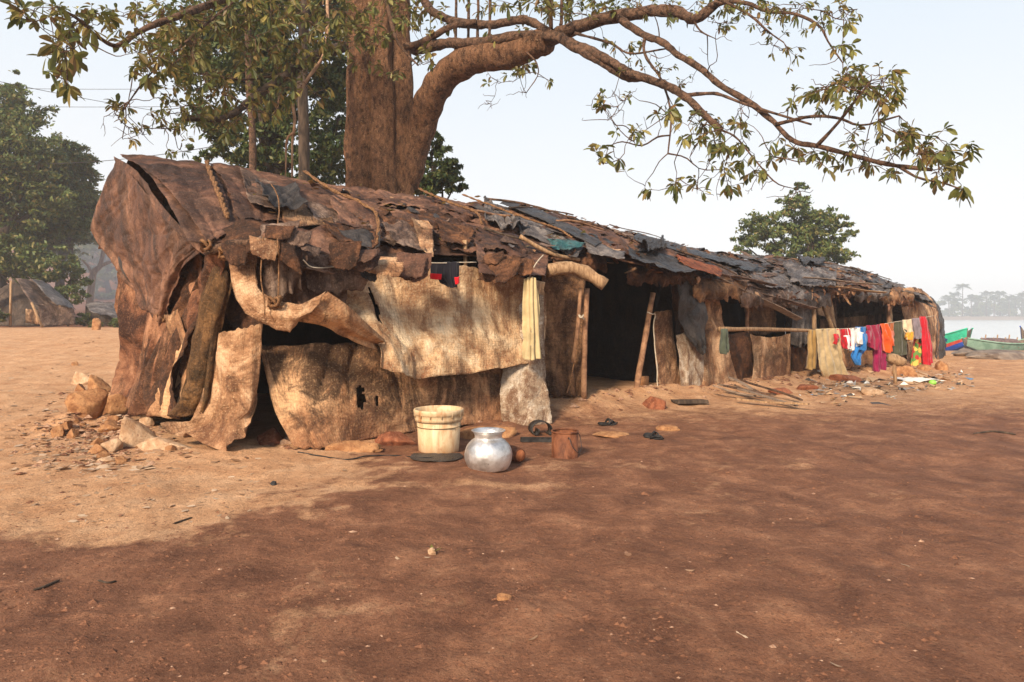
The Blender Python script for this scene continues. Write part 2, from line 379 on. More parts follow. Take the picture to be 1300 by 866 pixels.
def soil_dark(X, Y):  # darker soil tone on the near and right side of a noisy boundary
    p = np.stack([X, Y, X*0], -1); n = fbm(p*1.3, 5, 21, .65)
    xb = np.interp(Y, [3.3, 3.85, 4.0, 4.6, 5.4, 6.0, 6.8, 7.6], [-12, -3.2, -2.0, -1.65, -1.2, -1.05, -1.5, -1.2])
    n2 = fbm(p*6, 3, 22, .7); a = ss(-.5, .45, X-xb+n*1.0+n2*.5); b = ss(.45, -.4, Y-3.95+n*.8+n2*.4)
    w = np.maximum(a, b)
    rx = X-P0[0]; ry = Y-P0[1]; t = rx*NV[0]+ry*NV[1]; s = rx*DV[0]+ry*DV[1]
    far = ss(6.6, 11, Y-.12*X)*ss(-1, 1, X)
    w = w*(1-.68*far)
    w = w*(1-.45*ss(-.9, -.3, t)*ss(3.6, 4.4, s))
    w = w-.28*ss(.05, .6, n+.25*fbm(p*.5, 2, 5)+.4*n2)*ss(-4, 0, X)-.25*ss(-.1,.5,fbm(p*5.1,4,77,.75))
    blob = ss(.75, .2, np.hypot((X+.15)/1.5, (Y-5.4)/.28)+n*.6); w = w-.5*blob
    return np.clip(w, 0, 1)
ro = list(np.geomspace(1.3, 60, 640))+list(np.geomspace(63, 640, 50))
rows = [-60, -15, -6, -2, -.5, .4, .9]+ro
aa = list(np.linspace(-1.15, 1.15, 520)); aa = [-60, -25, -9, -4, -2.2, -1.5]+aa+[1.5, 2.2, 4, 9, 25, 60]
Yg, Ag = np.meshgrid(np.array(rows), np.array(aa), indexing='ij')
wy = np.maximum(np.sqrt(np.maximum(Yg, 0)**2+1), 1)
Xg = Ag*wy; Xg = np.clip(Xg, -1200, 1200)
Zg = terrain(Xg, Yg); idx = np.arange(Xg.size).reshape(Xg.shape)
Fg = np.stack([idx[:-1, :-1], idx[:-1, 1:], idx[1:, 1:], idx[1:, :-1]], -1).reshape(-1, 4)

mg, t_, b_ = nt('packed_soil'); q = NB(t_); v = q.mapv()
at = q.n('ShaderNodeAttribute', attribute_name='darker'); dark_fac = at.outputs['Fac']
nf = q.noise(v, 2.6, 10, .7, .5); ns = q.noise(v, 14, 8, .72); nx = q.noise(v, 70, 4, .7)
nst = q.noise(q.mapv((1.0, 3.2, 1)), 3.5, 8, .7, .8)
light = q.ramp(nf, [(.30, (.43, .215, .105)), (.5, (.55, .31, .165)), (.72, (.66, .41, .24))])
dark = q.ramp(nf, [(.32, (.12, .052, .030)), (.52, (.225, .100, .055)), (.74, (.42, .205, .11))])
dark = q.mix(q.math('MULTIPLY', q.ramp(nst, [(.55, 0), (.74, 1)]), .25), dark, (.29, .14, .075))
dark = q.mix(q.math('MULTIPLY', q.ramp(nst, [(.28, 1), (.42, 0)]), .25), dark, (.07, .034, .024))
w2 = q.ramp(q.math('ADD', dark_fac, q.math('MULTIPLY', q.math('SUBTRACT', ns, .5), 1.3)), [(.15, 0), (.75, 1)])
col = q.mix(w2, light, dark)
col = q.mix(q.math('MULTIPLY', q.ramp(ns, [(.60, 0), (.74, 1)]), .30), col, (.5, .29, .16))
col = q.mix(q.math('MULTIPLY', q.ramp(ns, [(.30, 1), (.44, 0)]), .6), col, (.08, .034, .018))
col = q.mix(q.math('MULTIPLY', q.ramp(nx, [(.60, 0), (.70, 1)]), .38), col, (.50, .30, .19))
col = q.mix(q.math('MULTIPLY', q.ramp(nx, [(.36, 1), (.45, 0)]), .6), col, (.06, .027, .016))
nm = q.noise(v, 32, 5, .75)
col = q.mix(q.math('MULTIPLY', q.ramp(nm, [(.30, 1), (.43, 0)]), .45), col, (.07, .03, .018))
col = q.mix(q.math('MULTIPLY', q.ramp(nm, [(.58, 0), (.70, 1)]), .35), col, (.50, .28, .165))
far_ = q.n('ShaderNodeAttribute', attribute_name='bank').outputs['Fac']
col = q.mix(far_, col, q.ramp(nf, [(.3, (.14, .095, .065)), (.7, (.28, .20, .14))]))
hill_ = q.n('ShaderNodeAttribute', attribute_name='hill').outputs['Fac']
col = q.mix(hill_, col, q.ramp(nf, [(.3, (.14, .055, .03)), (.7, (.30, .13, .07))]))
q.L(col, b_.inputs['Base Color'])
p1 = q.bump(ns, b_, .9, .04); p2 = q.bump(nx, b_, .8, .010, p1)
q.L(q.ramp(w2, [(0, .95), (1, .78)]), b_.inputs['Roughness']); b_.inputs['Specular IOR Level'].default_value = .12
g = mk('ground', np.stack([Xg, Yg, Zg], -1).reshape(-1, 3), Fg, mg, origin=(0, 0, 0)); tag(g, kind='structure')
for nm, val in (('darker', soil_dark(Xg, Yg)), ('bank', ss(22, 30, Yg+2*fbm(np.stack([Xg*.3, Yg*.3, Xg*0], -1), 2, 2))*ss(2, 8, Xg)),
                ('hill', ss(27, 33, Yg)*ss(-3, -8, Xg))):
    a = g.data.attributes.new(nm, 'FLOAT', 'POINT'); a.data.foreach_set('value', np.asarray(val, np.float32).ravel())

# water
mw, t_, b_ = nt('river_water'); q = NB(t_)
b_.inputs['Base Color'].default_value = (.5, .53, .53, 1); b_.inputs['Roughness'].default_value = .22; b_.inputs['Specular IOR Level'].default_value = .8
q.bump(q.noise(q.mapv((.25, 1.4, 1)), 3, 5, .6), b_, .2, .03)
wo = mk('river', [(-8, 40, -1.5), (1200, 40, -1.5), (1200, 394, -1.5), (-8, 394, -1.5)], [(0, 1, 2, 3)], mw, origin=(200, 120, -1.5), smooth=False); tag(wo, kind='structure')

# ================================================================ SHELTER
hut = thing('tarpaulin_shelter', (3, 13, 0), 'long low shelter patched from brown and black tarpaulins and sacking under the great tree', 'shelter')
RID = [(150, 198), (220, 203), (310, 217), (370, 229), (430, 240), (520, 252), (600, 260), (640, 263), (700, 275), (760, 292), (830, 311), (900, 326), (960, 330), (1066, 340)]
EAV = [(262, 306), (290, 306), (330, 300), (385, 318), (440, 326), (500, 330), (560, 322), (620, 325), (660, 330), (700, 330), (760, 322), (830, 338), (900, 352), (1000, 372), (1060, 364), (1110, 368), (1150, 374), (1195, 392)]
TR, TE = 2.3, -.32
rs = [(sD(px, TR)[0], F(px, py, TR)[2]) for px, py in RID]; es = [(sD(px, TE)[0], F(px, py, TE)[2]) for px, py in EAV]
SMIN, SMAX = -.5, 18.7
def Rz(s, t):
    s = np.asarray(s, float); t = np.asarray(t, float)
    zr = np.interp(s, [a for a, b in rs], [b for a, b in rs]); ze = np.interp(s, [a for a, b in es], [b for a, b in es])
    qf = (t-TE)/(TR-TE); f = ze+(zr-ze)*qf+.13*np.sin(np.pi*np.clip(qf, 0, 1))
    k = (t-TR)/2.0; bk = zr-.62*k-.25*k*k
    return np.where(t <= TR, f, bk)
def Rp(s, t, off=0):
    s = np.asarray(s, float); t = np.asarray(t, float)
    z = Rz(s, t); dzt = (Rz(s, t+.02)-Rz(s, t-.02))/.04
    nl = np.sqrt(1+dzt**2); nt_ = -dzt/nl; nz = 1/nl
    tt = t+nt_*off; zz = z+nz*off
    return np.stack([P0[0]+s*DV[0]+tt*NV[0], P0[1]+s*DV[1]+tt*NV[1], zz], -1)
_T = np.linspace(TE-.6, TR, 240)
def pix2roof(px, py):
    s, D = sD(px, _T); y = HY-(Rz(s, _T)-CAMH)*FPX/D; i = int(np.argmin(np.abs(y-py)))
    return float(s[i]), float(_T[i])
# under-layer of the roof: one continuous wrinkled sheet
def roofgrid(s0, s1, t0, t1, off, ns_, nt_, amp, seed):
    Sg, Tg = np.meshgrid(np.linspace(s0, s1, ns_), np.linspace(t0, t1, nt_))
    X = Rp(Sg, Tg, off); N = np.array([.25, -.45, .85])
    X = X+N*(amp*(fbm(X*1.7, 4, seed)+.5*ridg(X*2.4, 3, seed+1)))[..., None]
    id_ = np.arange(X.shape[0]*X.shape[1]).reshape(X.shape[:2])
    return X.reshape(-1, 3), np.stack([id_[:-1, :-1], id_[:-1, 1:], id_[1:, 1:], id_[1:, :-1]], -1).reshape(-1, 4)
for k, (a, b, mat) in enumerate([(SMIN+.05, 3.2, 'brown'), (3.15, 8.0, 'brown'), (7.95, 13, 'mauve'), (12.95, SMAX-.05, 'char')]):
    V, Fc = roofgrid(a, b, TE, 4.45, -.02-.006*k, int((b-a)/.05), 95, .045, 31)
    o = mk('roof_underlay', V, Fc, M[mat], hut, thick=.01)
def rp(c4, mat, off=.03, amp=.03, rag=.05, curl=0, seed=0, label=None, name='roof_tarp', res=.03, st=False, hang=0, **k):
    pts = [(p if st else pix2roof(*p)) for p in c4]
    (s0, t0), (s1, t1), (s2, t2), (s3, t3) = pts; P = []
    for v_ in np.linspace(0, 1, 5):
        row = []
        for u_ in np.linspace(0, 1, 5):
            s = (1-v_)*((1-u_)*s0+u_*s1)+v_*((1-u_)*s3+u_*s2); t = (1-v_)*((1-u_)*t0+u_*t1)+v_*((1-u_)*t3+u_*t2)
            edge = max(0, abs(u_-.5)*2-.5)+max(0, (v_-.5)*2-.5)
            x = Rp(s, t, off+curl*edge)
            if hang: x = x+np.array([0, 0, -hang*max(0, v_-.4)**1.3])
            row.append(x)
        P.append(row)
    return sheet(name, P, M[mat], hut, res=min(res, .026), rag=(rag*.9, rag*1.2, rag*.8, rag*.8), amp=amp*1.25, freq=3.6, seed=seed, label=label, crease=.6, **k)
SD = [100]
def sd(): SD[0] += 7; return SD[0]

# named pieces of the left roof
rp([(152, 199), (262, 211), (300, 296), (262, 308)], 'brown', .03, .03, .02, seed=sd(), label='smooth chocolate brown tarpaulin at the high end of the roof', res=.03)
rp([(262, 210), (440, 241), (420, 285), (300, 284)], 'brown', .045, .03, .05, seed=sd())
rp([(300, 222), (352, 238), (356, 282), (318, 268)], 'mauve', .07, .035, .04, seed=sd(), curl=.04)
rp([(322, 246), (372, 246), (382, 280), (340, 280)], 'char', .12, .06, .05, seed=sd(), curl=.16)
rp([(352, 260), (412, 268), (424, 292), (358, 294)], 'canvas', .075, .012, .02, seed=sd(), label='pale plywood coloured sheet on the left of the roof')
rp([(350, 240), (480, 262), (470, 282), (372, 262)], 'brown', .06, .04, .04, seed=sd())
rp([(380, 262), (520, 290), (500, 318), (400, 290)], 'mauve', .08, .045, .08, seed=sd())
rp([(365, 293), (440, 292), (462, 345), (388, 360)], 'brown', .05, .03, .05, seed=sd(), hang=.1)
rp([(404, 290), (470, 298), (480, 325), (418, 322)], 'brown_dk', .10, .06, .09, seed=sd(), curl=.05)
rp([(425, 300), (480, 306), (478, 330), (440, 326)], 'char', .12, .05, .1, seed=sd(), curl=.06)
rp([(478, 296), (540, 288), (552, 335), (500, 330)], 'mauve', .10, .05, .08, seed=sd(), curl=.05)
rp([(518, 288), (546, 300), (547, 342), (530, 330)], 'sack_tan', .14, .02, .03, seed=sd(), label='stiff grey brown flap standing on the eave')
rp([(548, 290), (600, 300), (596, 318), (556, 322)], 'brown_dk', .11, .05, .08, seed=sd(), curl=.05)
rp([(595, 292), (700, 305), (690, 372), (606, 350)], 'brown', .06, .035, .05, seed=sd(), hang=.12, label='brown tarpaulin drooping over the sacking wall')
rp([(520, 254), (700, 275), (690, 300), (520, 285)], 'brown', .05, .05, .04, seed=sd())
rp([(430, 241), (620, 262), (600, 280), (450, 268)], 'brown', .07, .055, .05, seed=sd())
rp([(612, 262), (668, 300), (640, 302), (612, 292)], 'slate', .13, .05, .04, seed=sd(), curl=.08)
rp([(640, 275), (740, 318), (730, 335), (660, 305)], 'slate', .10, .03, .06, seed=sd())
rp([(640, 266), (760, 320), (752, 326), (632, 270)], 'char', .15, .015, .02, seed=sd())
rp([(690, 312), (740, 322), (720, 334), (698, 328)], 'teal', .14, .03, .08, seed=sd(), label='scrap of teal plastic over the doorway')
rp([(640, 262), (790, 298), (800, 318), (650, 280)], 'brown', .06, .03, .03, seed=sd())
rp([(735, 300), (800, 306), (830, 335), (760, 322)], 'brown', .07, .03, .04, seed=sd())
rp([(735, 316), (792, 330), (790, 342), (745, 332)], 'slate', .13, .03, .07, seed=sd())
rp([(790, 322), (868, 338), (880, 356), (798, 352)], 'char', .13, .05, .07, seed=sd(), curl=.04, hang=.05)
rp([(800, 316), (836, 316), (838, 334), (806, 332)], 'char', .20, .08, .08, seed=sd(), curl=.12)
rp([(770, 296), (900, 326), (930, 348), (810, 316)], 'mauve', .09, .03, .05, seed=sd())
rp([(806, 305), (960, 345), (950, 352), (800, 311)], 'char', .14, .03, .03, seed=sd())
rp([(852, 332), (915, 352), (912, 362), (858, 345)], 'redrag', .15, .03, .09, seed=sd(), label='long faded orange rag lying on the eave')
rp([(990, 340), (1060, 344), (1058, 372), (1000, 366)], 'slate', .12, .05, .07, seed=sd(), curl=.05)
rp([(1010, 334), (1046, 334), (1042, 346), (1012, 346)], 'char', .2, .07, .08, seed=sd(), curl=.12)
# many more torn overlapping pieces
pr = np.random.default_rng(12)
NP_ = 66
for k in range(NP_):
    s = 2.2+16.0*(k/NP_)+pr.uniform(-.4, .4); t = pr.uniform(-.1, 2.1)
    w, h = pr.uniform(.9, 2.8), pr.uniform(.35, .95); a = pr.uniform(-.35, .35); ca, sa = math.cos(a), math.sin(a)
    c4 = [(min(max(s+ca*x-sa*y, SMIN), SMAX), min(max(t+sa*x+ca*y, TE-.12), TR+.12)) for x, y in ((-w/2, h/2), (w/2, h/2), (w/2, -h/2), (-w/2, -h/2))]
    if s < 6: pal = ['brown', 'brown', 'mauve', 'brown_dk', 'brown']
    elif s < 8: pal = ['brown', 'mauve', 'brown', 'char', 'brown_dk', 'mauve']
    else: pal = ['slate', 'slate', 'mauve', 'char', 'brown', 'slate']
    mt = pal[pr.integers(len(pal))]
    if s < 9 and t > 1.15: continue
    rp(c4, mt, .045+.0015*(k*37 % 40), .05, .10, seed=sd(), curl=pr.uniform(-.02, .05), st=True, res=.03, ragf=5, hang=.06 if t < .3 else 0)
# far right tan end wrapper
def FF(rows): return [[F(*p) for p in r] for r in rows]
def WW(rows): return [[W(*p) for p in r] for r in rows]
sheet('end_wrap', FF([[(1146, 368, 0), (1160, 366, .3), (1170, 368, .5), (1180, 377, .7)], [(1140, 372, 0), (1158, 374, .05), (1175, 382, .2), (1190, 392, .4)],
                      [(1148, 410, -.1), (1162, 412, -.1), (1178, 415, 0), (1193, 420, .3)], [(1152, 440, -.1), (1165, 443, -.15), (1178, 445, 0), (1192, 448, .3)],
                      [(1150, 464, -.1), (1165, 466, -.15), (1180, 466, 0), (1195, 466, .3)]]), M['sack_tan'], hut, seed=3, amp=.05, rag=(.02, .12, .05, .05), label='stiff tan hide-like sheet wrapping the far corner')
sheet('wall_tarp', FF([[(1172, 372, .8), (1184, 380, .9), (1196, 392, 1.0)], [(1186, 400, .3), (1194, 410, .6), (1200, 420, 1)], [(1184, 462, .2), (1192, 464, .6), (1199, 464, 1)]]), M['char'], hut, seed=5, amp=.08, rag=(.05, .1, .1, .1))

# ---- the left end wall
E = lambda rows, mat, seed, **k: sheet(k.pop('name', 'wall_tarp'), WW(rows), M[mat], hut, seed=seed, **k)
E([[(148, 203, 8.35), (175, 232, 7.8), (208, 268, 7.3), (236, 300, 6.95), (264, 312, 6.7)],
   [(120, 283, 9.3), (150, 300, 8.7), (185, 322, 8.0), (214, 342, 7.5), (228, 346, 7.35)],
   [(148, 330, 9.2), (168, 352, 8.7), (195, 375, 8.1), (205, 388, 7.7), (212, 388, 7.6)],
   [(176, 372, 9.0), (188, 394, 8.6), (200, 412, 8.15), (207, 418, 7.9), (212, 418, 7.8)]], 'brown', 41, amp=.035, fold=.05, nf=3.2, freq=1.6, wrk=1.2, label='broad russet tarpaulin draped over the high end of the shelter', res=.03)
E([[(146, 199, 8.4), (170, 215, 8.0), (205, 258, 7.2), (232, 290, 6.85), (266, 318, 6.6)],
   [(150, 212, 8.3), (178, 240, 7.75), (208, 276, 7.1), (235, 304, 6.75), (262, 326, 6.55)]], 'brown', 42, amp=.02, name='roof_hem', res=.02)
E([[(146, 340, 9.7), (175, 362, 9.2), (205, 402, 8.4), (240, 372, 7.7), (292, 322, 7.0)],
   [(146, 400, 9.7), (175, 418, 9.0), (205, 436, 8.1), (240, 415, 7.5), (280, 388, 7.0)],
   [(153, 450, 9.8), (175, 460, 9.0), (205, 476, 7.95), (235, 470, 7.4), (264, 468, 7.0)],
   [(138, 500, 9.6), (160, 518, 8.8), (192, 528, 7.85), (228, 530, 7.35), (270, 526, 6.95)]], 'brown_red', 43, amp=.05, fold=.09, nf=4.6, freq=1.8, wrk=1.2, foldtop=.5, rag=(.02, .05, .03, .03), label='red brown tarpaulin gathered and hanging to the ground at the end wall', res=.03)
E([[(276, 330, 6.75), (288, 345, 6.7), (296, 360, 6.75)], [(248, 400, 6.9), (268, 405, 6.75), (284, 410, 6.8)], [(238, 450, 7.0), (258, 455, 6.8), (276, 455, 6.85)],
   [(226, 500, 7.1), (250, 505, 6.85), (272, 500, 6.9)], [(205, 526, 7.2), (236, 530, 6.95), (268, 527, 6.9)]], 'olive', 44, amp=.04, fold=.06, nf=2.5, freq=2, wrk=1.2, rag=(.02, .05, .02, .02), label='dark olive tarpaulin strip beside the front corner')
E([[(240, 345, 7.5), (262, 352, 7.35), (286, 350, 7.1)], [(212, 405, 7.95), (236, 400, 7.5), (262, 398, 7.1)], [(182, 470, 8.0), (204, 475, 7.6), (232, 470, 7.1)], [(180, 522, 7.9), (206, 528, 7.4), (232, 530, 7.0)]],
  'brown_dk', 45, amp=.05, fold=.08, nf=3, freq=2, wrk=1.2, rag=(.02, .05, .04, .04))
E([[(262, 428, 7.0), (284, 420, 6.85), (308, 415, 6.8), (334, 410, 6.85)], [(262, 470, 6.9), (285, 478, 6.75), (305, 478, 6.7), (330, 470, 6.8)],
   [(252, 525, 6.9), (280, 522, 6.75), (304, 520, 6.65), (326, 512, 6.75)], [(236, 540, 6.95), (262, 548, 6.75), (288, 548, 6.6), (318, 535, 6.6)], [(205, 545, 6.95), (240, 556, 6.75), (290, 571, 6.45), (312, 545, 6.5)]],
  'sack_tan', 46, amp=.04, fold=.05, nf=2.6, freq=2, wrk=1.2, rag=(.05, .03, .02, .03), label='tan sacking dropping to the soil at the front corner')
E([[(282, 365, 7.2), (306, 370, 7.1), (336, 380, 7.1)], [(280, 400, 7.1), (305, 405, 7.0), (334, 412, 7.0)], [(285, 432, 7.1), (305, 436, 7.0), (330, 430, 7.0)]], 'brown_dk', 47, amp=.05, fold=.03, nf=2)
E([[(146, 305, 9.1), (158, 312, 8.95), (170, 330, 8.7)], [(140, 322, 9.15), (152, 332, 9.0), (166, 350, 8.8)], [(146, 338, 9.2), (158, 350, 9.1), (170, 362, 8.9)]], 'char', 141, amp=.09, rag=(.03, .1, .08, .05))  # charcoal sheet put in for the shade of a dark hole
E([[(222, 300, 7.5), (245, 315, 7.3), (268, 325, 7.1)], [(214, 345, 7.75), (238, 350, 7.5), (262, 352, 7.3)], [(208, 390, 8.0), (228, 392, 7.7), (248, 392, 7.5)]], 'brown_dk', 142, amp=.08, fold=.05, nf=3, rag=(.02, .1, .05, .05))
E([[(196, 398, 7.95), (206, 402, 7.8), (216, 400, 7.7)], [(186, 430, 8.0), (203, 436, 7.75), (222, 432, 7.6)], [(172, 480, 8.2), (192, 486, 7.8), (212, 482, 7.6)], [(160, 524, 8.4), (186, 530, 7.85), (206, 528, 7.6)]], 'brown_red', 143, amp=.04, fold=.07, nf=2.4, wrk=1.2, rag=(.02, .06, .05, .05))
E([[(205, 400, 7.6), (214, 398, 7.5), (224, 392, 7.4)], [(214, 440, 7.55), (226, 440, 7.35), (238, 436, 7.2)], [(206, 485, 7.5), (222, 488, 7.25), (240, 486, 7.1)], [(196, 530, 7.45), (216, 532, 7.15), (236, 530, 7.0)]], 'canvas', 144, amp=.04, fold=.06, nf=2.2, wrk=1.2, rag=(.02, .06, .06, .06))
E([[(266, 316, 6.75), (278, 320, 6.65), (290, 322, 6.6)], [(252, 352, 7.0), (268, 356, 6.85), (282, 352, 6.75)], [(246, 380, 7.2), (260, 386, 7.0), (274, 380, 6.9)]], 'brown_red', 145, amp=.04, fold=.05, nf=2, rag=(.02, .12, .05, .05))
for k_, (x_, y_, D_) in enumerate([(206, 404, 7.75), (285, 322, 6.5), (348, 384, 6.35), (262, 312, 6.5)]):
    a_ = np.linspace(0, 15, 40); c_ = W(x_, y_, D_); MB().tube([c_+np.array([.05*math.cos(t_*1.3), .04*math.sin(t_), .045*math.sin(t_*1.7+1)])*(1+.3*math.sin(t_*3)) for t_ in a_], .016, 5).build('knot', M['rope'], hut)
# loops of sacking under the front eave
E([[(290, 305, 6.6), (310, 306, 6.6), (330, 308, 6.65)], [(293, 355, 6.55), (311, 352, 6.5), (328, 348, 6.55)], [(304, 388, 6.5), (318, 376, 6.45), (332, 366, 6.5)],
   [(326, 408, 6.45), (338, 394, 6.4), (350, 381, 6.45)], [(362, 424, 6.45), (372, 402, 6.35), (384, 384, 6.4)], [(376, 414, 6.45), (398, 394, 6.35), (416, 370, 6.4)]],
  'sack_tan', 48, amp=.025, fold=.012, nf=2, freq=2.5, rag=(.02, .02, .04, .05), wrk=.7, label='looped tan sacking with a pointed corner under the eave')
E([[(326, 296, 6.7), (342, 298, 6.6), (362, 304, 6.6), (384, 322, 6.6)], [(328, 335, 6.7), (346, 338, 6.6), (364, 342, 6.6), (384, 348, 6.6)], [(334, 382, 6.7), (350, 386, 6.65), (366, 376, 6.65), (380, 366, 6.7)]],
  'mauve', 49, amp=.03, fold=.055, nf=4.5, rag=(.02, .06, .02, .02), label='pleated grey brown cloth gathered under the front eave')
E([[(262, 300, 6.6), (300, 282, 6.75), (340, 284, 6.7), (372, 300, 6.5)], [(270, 318, 6.5), (305, 302, 6.5), (345, 306, 6.45), (380, 330, 6.4)], [(282, 328, 6.5), (310, 322, 6.45), (350, 330, 6.4), (384, 352, 6.4)]],
  'brown_dk', 50, amp=.07, fold=.02, nf=2, rag=(.03, .1, .05, .04))
E([[(372, 405, 6.5), (392, 388, 6.4), (416, 370, 6.45)], [(410, 414, 6.6), (424, 402, 6.5), (440, 388, 6.6)], [(440, 428, 6.8), (450, 420, 6.75), (462, 408, 6.8)], [(476, 442, 7.1), (480, 436, 7.1), (486, 430, 7.15)]],
  'canvas', 51, amp=.025, fold=.03, nf=1, label='rolled edge of pale canvas hanging slack')
E([[(322, 300, 6.75), (356, 300, 6.75), (392, 312, 6.8), (436, 328, 6.95)], [(326, 335, 6.8), (360, 338, 6.75), (396, 345, 6.8), (440, 350, 7.0)], [(332, 365, 6.85), (362, 370, 6.75), (398, 372, 6.8), (440, 374, 7.0)], [(340, 398, 6.9), (366, 400, 6.8), (400, 392, 6.8), (436, 388, 7.0)]],
  'brown', 151, amp=.03, fold=.035, nf=3.5, wrk=1.2, rag=(.02, .08, .03, .05), label='brown tarpaulin hanging behind the looped sacking')
E([[(384, 318, 6.7), (424, 326, 6.8), (470, 332, 7.0)], [(386, 345, 6.7), (426, 352, 6.8), (470, 352, 7.0)], [(392, 372, 6.7), (430, 376, 6.85), (462, 368, 7.05)]],
  'mauve', 152, amp=.02, fold=.02, nf=2, wrk=1.2, rag=(.02, .08, .05, .05))
# front wall
E([[(395, 338, 7.25), (450, 330, 7.4), (520, 332, 7.75), (580, 336, 8.1), (640, 345, 8.5), (694, 358, 8.95)],
   [(420, 372, 7.2), (465, 375, 7.35), (525, 378, 7.7), (585, 385, 8.05), (640, 392, 8.5), (694, 395, 8.95)],
   [(448, 404, 7.15), (480, 410, 7.25), (530, 420, 7.6), (590, 422, 8.0), (645, 428, 8.4), (693, 430, 8.8)],
   [(478, 440, 7.1), (498, 444, 7.2), (540, 450, 7.55), (592, 450, 7.95), (645, 450, 8.35), (692, 448, 8.75)],
   [(480, 468, 7.0), (505, 477, 7.1), (540, 480, 7.4), (592, 475, 7.85), (645, 466, 8.25), (690, 461, 8.65)]],
  'sack', 52, name='wall_sacking', amp=.06, fold=.025, nf=4, freq=2.2, crease=.5, rag=(.03, .02, .02, .02), res=.03, holes=[(.22, .35, .012, .16)], label='large pale woven sacking across the front wall')
E([[(328, 437, 7.15), (400, 436, 7.25), (478, 436, 7.6), (560, 458, 8.1), (645, 462, 8.65)], [(336, 470, 7.0), (400, 475, 7.1), (478, 480, 7.45), (560, 485, 8.0), (645, 488, 8.6)],
   [(348, 520, 6.85), (405, 520, 6.9), (478, 518, 7.35), (560, 515, 7.95), (645, 510, 8.55)], [(374, 571, 6.7), (425, 571, 6.8), (478, 556, 7.25), (560, 545, 7.85), (645, 534, 8.45)]],
  'canvas', 53, name='wall_canvas', amp=.075, fold=.025, nf=3.5, freq=1.9, crease=.55, rag=(.02, .05, .02, .02), res=.03, holes=[(.43, .52, .016, .14), (.49, .58, .01, .07)], label='stained ochre canvas along the foot of the front wall')
E([[(662, 372, 8.75), (676, 372, 8.75), (690, 374, 8.8)], [(640, 462, 8.5), (664, 458, 8.45), (692, 456, 8.6)], [(634, 500, 8.35), (664, 502, 8.3), (697, 500, 8.45)], [(637, 538, 8.3), (668, 541, 8.2), (701, 538, 8.35)]],
  'rug', 54, name='wall_rug', amp=.025, fold=.012, nf=1.5, rag=(.02, .02, .02, .02), label='pale mottled rug hanging to the ground left of the doorway')
E([[(686, 342, 9.5), (715, 342, 9.65), (744, 350, 9.8)], [(688, 420, 9.5), (715, 420, 9.6), (742, 420, 9.75)], [(694, 503, 9.4), (718, 504, 9.5), (742, 503, 9.6)]],
  'burlap', 55, name='door_curtain', amp=.03, fold=.045, nf=3, rag=(.02, .04, .02, .02), label='dark burlap curtain left of the doorway')
# right of the doorway
Fs = lambda rows, mat, seed, **k: sheet(k.pop('name', 'wall_tarp'), FF(rows), M[mat], hut, seed=seed, **k)
Fs([[(830, 396, .02), (852, 392, .05)], [(832, 445, -.02), (858, 445, .02)], [(838, 506, -.1), (868, 503, 0)]], 'sack_tan', 60, name='wall_sacking', amp=.03, rag=(.04, .04, .03, .03))
Fs([[(858, 425, -.1), (876, 420, -.1), (892, 425, -.05)], [(862, 460, -.15), (877, 462, -.15), (893, 462, -.1)], [(866, 498, -.2), (880, 503, -.2), (897, 500, -.1)]], 'rug', 61, name='wall_sacking', amp=.04, fold=.02, nf=2, rag=(.03, .06, .03, .03))
Fs([[(855, 352, -.2), (872, 355, -.25), (888, 365, -.2)], [(862, 392, -.3), (880, 392, -.35), (898, 400, -.3)], [(872, 425, -.3), (886, 428, -.35), (896, 432, -.3)], [(886, 446, -.3), (890, 450, -.3), (893, 452, -.3)]], 'char', 62, amp=.09, fold=.03, nf=1.5, rag=(.02, .08, .03, .03), label='crumpled black plastic hanging right of the doorway')
Fs([[(886, 352, 0), (896, 356, 0), (908, 366, 0)], [(896, 395, 0), (905, 398, 0), (918, 400, 0)], [(892, 430, -.05), (906, 432, -.1), (922, 430, 0)], [(884, 465, -.1), (905, 468, -.15), (930, 462, -.05)], [(882, 498, -.15), (908, 498, -.2), (942, 494, -.1)]],
   'sack_tan', 63, name='wall_sacking', amp=.05, fold=.03, nf=2, rag=(.03, .04, .03, .04))
Fs([[(850, 352, .1), (862, 358, .1)], [(856, 400, .1), (866, 400, .1)], [(866, 500, .15), (884, 500, .15)]], 'brown_dk', 64, amp=.04)
Fs([[(918, 425, .05), (938, 422, .05), (956, 420, .05)], [(922, 440, 0), (940, 448, 0), (956, 450, 0)], [(934, 492, .1), (945, 494, .1), (958, 492, .1)]], 'brown_dk', 65, amp=.05, fold=.03, nf=2, rag=(.05, .05, .05, .05))
Fs([[(953, 424, -.1), (978, 428, -.1), (1003, 423, -.1)], [(958, 455, -.12), (980, 458, -.14), (1005, 455, -.12)], [(953, 491, -.15), (978, 492, -.18), (1004, 486, -.12)]], 'sack_tan', 66, name='wall_sacking', amp=.035, rag=(.03, .05, .04, .04), label='tan sacking panel under the horizontal pole')
Fs([[(940, 372, .3), (960, 376, .3), (985, 380, .3)], [(945, 400, .3), (962, 402, .3), (985, 402, .3)], [(945, 422, .3), (965, 426, .3), (985, 424, .3)]], 'burlap', 67, amp=.05, fold=.06, nf=3, rag=(0, .1, .05, .05))
Fs([[(1000, 370, -.1), (1018, 372, -.1), (1034, 368, -.1)], [(1006, 400, -.1), (1020, 402, -.1), (1034, 400, -.1)], [(1004, 440, 0), (1016, 445, 0), (1030, 438, 0)]], 'slate', 68, amp=.05, fold=.07, nf=4, rag=(0, .15, .05, .05))
Fs([[(1002, 430, .1), (1018, 432, .1), (1040, 430, .1)], [(1006, 460, .1), (1022, 460, .1), (1042, 460, .1)], [(1006, 486, .1), (1024, 488, .1), (1045, 484, .1)]], 'brown_dk', 69, amp=.06, fold=.05, nf=3)
